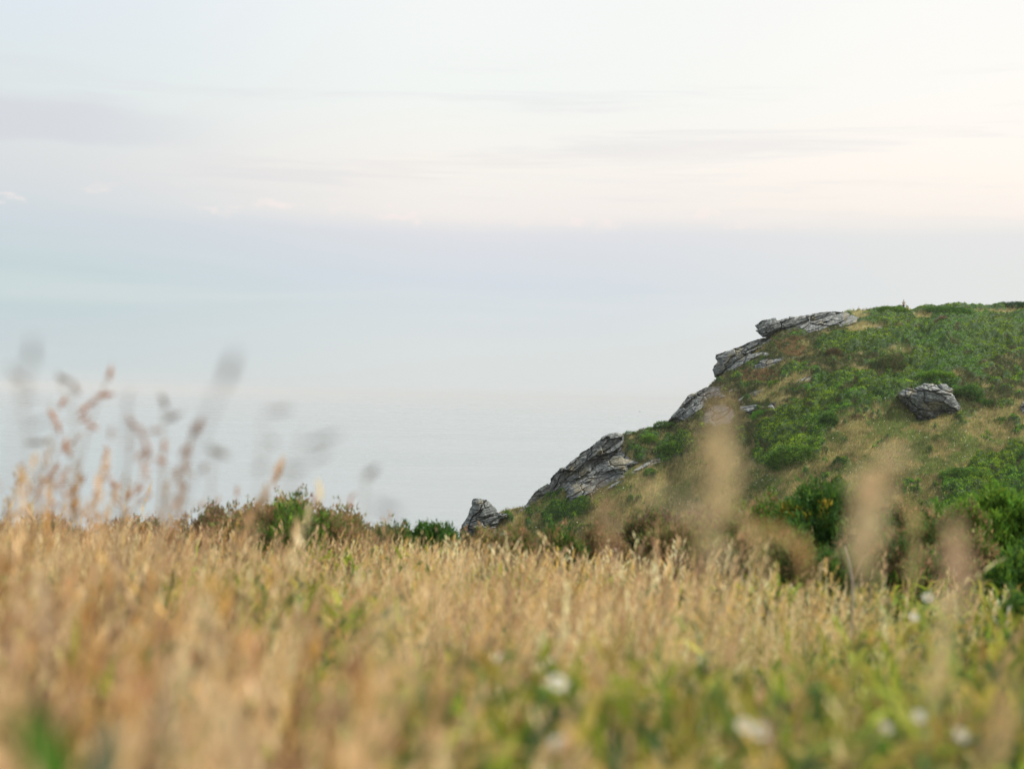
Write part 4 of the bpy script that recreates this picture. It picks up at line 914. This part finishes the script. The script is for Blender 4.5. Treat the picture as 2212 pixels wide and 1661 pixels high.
# ------------------------------------------------------------------ broad green leaf low at the left, pale stick, bare twigs
def broad_leaf(label, D, path, w, col):
    pts = curve([at(px, py, D) for px, py in path], 12); foot = pts[0].copy(); foot[2] = min(float(gz(foot[0], foot[1])), foot[2]); pts = np.concatenate([[foot], pts]); m = len(pts)
    ww = w * np.sin(np.linspace(.25, 3.1, m)) [:, None]; s = np.array([[.8, .5, .3]]) / 1.0
    V = np.concatenate([pts - s * ww, pts + [0, .004, -.004], pts + s * ww]); F = []
    for i in range(m - 1): F += [(i, i + m, i + m + 1, i + 1), (i + m, i + 2 * m, i + 2 * m + 1, i + m + 1)]
    o = mesh_from('broad_leaf', V, np.array(F), M_leaf, np.tile(col, (len(V), 1)), True, None, foot); tag(o, label, 'leaf')
broad_leaf('bright green broad blade leaning across the lower left corner', .6, [(145, 1740), (120, 1650), (80, 1580), (30, 1510)], .008, (.07, .22, .02))
broad_leaf('dull green blade right of the bright one in the lower left corner', .85, [(210, 1740), (225, 1620), (235, 1540)], .009, (.16, .22, .14))
def stick(name, label, D, path, r, col, cat_='stick'):
    pts = curve([at(px, py, D) for px, py in path], 8); foot = pts[0].copy(); foot[2] = min(float(gz(foot[0], foot[1])), foot[2]); pts = np.concatenate([[foot], pts])
    v, f = tube(pts, r, r * .6); tag(mesh_from(name, v, f, M_grass, np.tile(col, (len(v), 1)), False, None, foot), label, cat_)
stick('bleached_stick', 'pale bare dead stem standing before the dark base of the tallest gorse', 6.0, [(1842, 1260), (1834, 1215), (1824, 1180)], .004, (.6, .55, .55), 'stem')
stick('bleached_stick', 'thin straw stem leaning right beside the pale bare one', 6.0, [(1840, 1260), (1858, 1215), (1882, 1190)], .004, (.5, .42, .26), 'stem')
def twigs(px, py, D, label, n=11, hpx=26):
    b = at(px, py, D); b[2] = gz(b[0], b[1]); mpp = D * TAN / W_; ps = []; top0 = at(px, py, D)
    for i in range(n):
        s = (i / (n - 1) - .5) * 2; t = top0 + np.array([s * 34 * mpp, rng.normal() * .1, rng.uniform(-.2, 1) * hpx * mpp * (1 - .5 * abs(s))])
        ps.append(tube(curve([b + [s * .1, 0, 0], (b + t) / 2 + [-s * .03, 0, 0], t], 8) - b, .003, .0016, 3))
    v, f = joinvf(ps); o = mesh_from('bare_twigs', v, f, M_wood); o.location = [float(q) for q in b]; tag(o, label, 'twigs', 'bare twigs above the scrub')
scrub(1120, 1168, 150, 13.8, 'thin straw and olive scrub between the rocky tip and the small olive gorse', DRY + OLV, name='brown_shrub', n=2600, L=.04)
scrub(1450, 1160, 150, 12.0, 'olive brown shrub low in front of the heather bank', OLV + DRY, name='brown_shrub', n=2800, L=.04)
scrub(1725, 1150, 150, 12.6, 'deep green gorse between the fresh crest and the tallest bush', GD, n=3600, L=.05)
scrub(1880, 1150, 150, 12.2, 'shadowy gorse filling the gap under the tallest bush and the half dead one', GD + OLV, n=3600, L=.05)
scrub(2080, 1190, 170, 11.4, 'olive and straw scrub below the yellow-green shoulder', OLV + DRY, name='brown_shrub', n=3400, L=.045)
scrub(700, 1140, 150, 12.6, 'olive scrub low on the right flank of the broad mound', OLV + DRY, name='brown_shrub', n=2600, L=.04)
scrub(520, 1140, 150, 12.8, 'rusty olive scrub low on the left flank of the broad mound', OLV + DRY, name='brown_shrub', n=2600, L=.04)
scrub(1600, 1182, 170, 10.8, 'straw and olive scrub edging the grass in front of the heather bank', OLV + DRY, name='brown_shrub', n=3000, L=.045)
scrub(1715, 1190, 150, 10.4, 'green gorse low in front of the dark lobe, at the grass edge', GD + OLV, n=3400, L=.045)
scrub(1820, 1222, 150, 10.0, 'low dark gorse at the grass edge under the tallest bush', GD, n=3400, L=.045)
scrub(1950, 1195, 170, 10.2, 'green and rust scrub at the grass edge, before the half dead gorse', GD + DRY, n=3400, L=.045)
scrub(2240, 1192, 170, 11.5, 'bright gorse spilling over the right border under the big bright bush', GB + GD, n=4200, L=.05)
twigs(838, 1130, 14.0, 'fan of thin bare twigs against the sea over the low green scrub')
twigs(975, 1142, 14.6, 'few thin twigs beside the dark gorse hump at the rocky tip', 4, 20)

# ------------------------------------------------------------------ distant person on the summit
def person(px, py_foot, hgt):
    c_ = int((px - 600) / 2); q_ = HP[-14:, c_ - 3:c_ + 4].reshape(-1, 3); b = HP[-4, c_].copy(); b[2] = q_[:, 2].max() - .85; root = empty('person', b)
    tag(root, 'distant person in a pale green top standing on the summit skyline', 'person')
    J = {'pel': (0, 0, .53), 'ch': (0, .01, .73), 'nk': (0, .01, .845), 'hd': (0, 0, .90), 'tp': (0, 0, .985),
         'kl': (-.055, .02, .28), 'fl': (-.06, .0, .03), 'tl': (-.065, -.08, .012), 'kr': (.055, .02, .28), 'fr': (.06, .0, .03), 'tr': (.07, -.08, .012),
         'sl': (-.11, .01, .80), 'el': (-.15, .02, .63), 'wl': (-.11, -.07, .53), 'hl': (-.09, -.10, .49), 'sr': (.11, .01, .80), 'er': (.15, .02, .63), 'wr': (.12, -.06, .52), 'hr': (.10, -.09, .48)}
    E = [('pel', 'ch'), ('ch', 'nk'), ('nk', 'hd'), ('hd', 'tp'), ('pel', 'kl'), ('kl', 'fl'), ('fl', 'tl'), ('pel', 'kr'), ('kr', 'fr'), ('fr', 'tr'), ('ch', 'sl'), ('sl', 'el'), ('el', 'wl'), ('wl', 'hl'), ('ch', 'sr'), ('sr', 'er'), ('er', 'wr'), ('wr', 'hr')]
    Rd = dict(pel=.085, ch=.09, nk=.032, hd=.052, tp=.035, kl=.042, kr=.042, fl=.028, fr=.028, tl=.02, tr=.02, sl=.04, sr=.04, el=.028, er=.028, wl=.02, wr=.02, hl=.022, hr=.022)
    def grow(name, keys, mat, g, parent):
        ks = [k for k in J if k in keys]; es = [(ks.index(a), ks.index(b_)) for a, b_ in E if a in keys and b_ in keys]
        me = bpy.data.meshes.new(name); me.from_pydata([Vector(J[k]) * hgt for k in ks], es, []); o = bpy.data.objects.new(name, me); COL.objects.link(o); o.parent = parent
        md = o.modifiers.new('s', 'SKIN')
        for i, k in enumerate(ks): me.skin_vertices[0].data[i].radius = (Rd[k] * hgt * g,) * 2
        me.skin_vertices[0].data[0].use_root = True
        sb = o.modifiers.new('d', 'SUBSURF'); sb.levels = sb.render_levels = 1; me.materials.append(mat); return o
    grow('body', set(J), M_skin, 1.0, root)
    grow('top', {'pel', 'ch', 'sl', 'el', 'sr', 'er'}, M_top, 1.22, root)
    grow('trousers', {'pel', 'kl', 'fl', 'kr', 'fr'}, M_trs, 1.2, root)
    v, f = spikelet(np.array([0, .02, .945]) * hgt, np.array([0, .1, 1.]), .13 * hgt, .115 * hgt); mesh_from('hair', v, f, M_hair, parent=root)
person(1953, 671, 1.65)

# ------------------------------------------------------------------ small dark bird over the water
def bird(px, py, D, span):
    b = at(px, py, D); s = span; V = []; F = []
    v, f = spikelet(np.zeros(3), np.array([1., .2, -.05]), s * .55, s * .15); V.append(v); F.append(f); k = len(v)
    w = np.array([(.12, .0, 0), (-.10, .0, 0), (.10, -.25, .13), (-.10, -.25, .12), (-.06, -.55, .05), (.12, .0, 0), (-.10, .0, 0), (.10, .25, .16), (-.10, .25, .15), (-.06, .55, .10), (-.28, .05, -.02), (-.28, -.05, -.02), (-.42, .07, -.03), (-.42, -.07, -.03)]) * s
    w2 = w - [0, 0, .012 * s]; wf = [(0, 1, 3), (0, 3, 2), (2, 3, 4), (5, 7, 8), (5, 8, 6), (7, 9, 8), (10, 12, 13), (10, 13, 11)]
    V += [w, w2]; F += [np.array(wf) + k, np.array(wf)[:, ::-1] + k + 14]
    o = mesh_from('bird', np.concatenate(V), np.concatenate(F), M_bird); o.location = [float(q) for q in b]
    tag(o, 'small dark bird flying over the water beside the cliff', 'bird')
bird(1382, 889, 190, .42)

# ================================================================== HAZE over the water
def make_haze():
    x, y0, y1, z0, z1_ = 32000., -3500., 33000., -66., 34.
    V = np.array([(-x, y0, z0), (x, y0, z0), (x, y1, z0), (-x, y1, z0), (-x, y0, z1_), (x, y0, z1_), (x, y1, z1_), (-x, y1, z1_)])
    F = np.array([(0, 3, 2, 1), (4, 5, 6, 7), (0, 1, 5, 4), (1, 2, 6, 5), (2, 3, 7, 6), (3, 0, 4, 7)])
    m = bpy.data.materials.new('sea_haze'); m.use_nodes = True; t = NT(m.node_tree); t.n.clear()
    o = t.node('ShaderNodeOutputMaterial'); v = t.node('ShaderNodeVolumePrincipled')
    v.inputs['Color'].default_value = (.535, .545, .55, 1); v.inputs['Density'].default_value = .00010; v.inputs['Anisotropy'].default_value = 0.
    t.l.new(v.outputs[0], o.inputs['Volume'])
    tag(mesh_from('haze', V, F, m), kind='stuff')
make_haze()
S.cycles.volume_bounces = 1
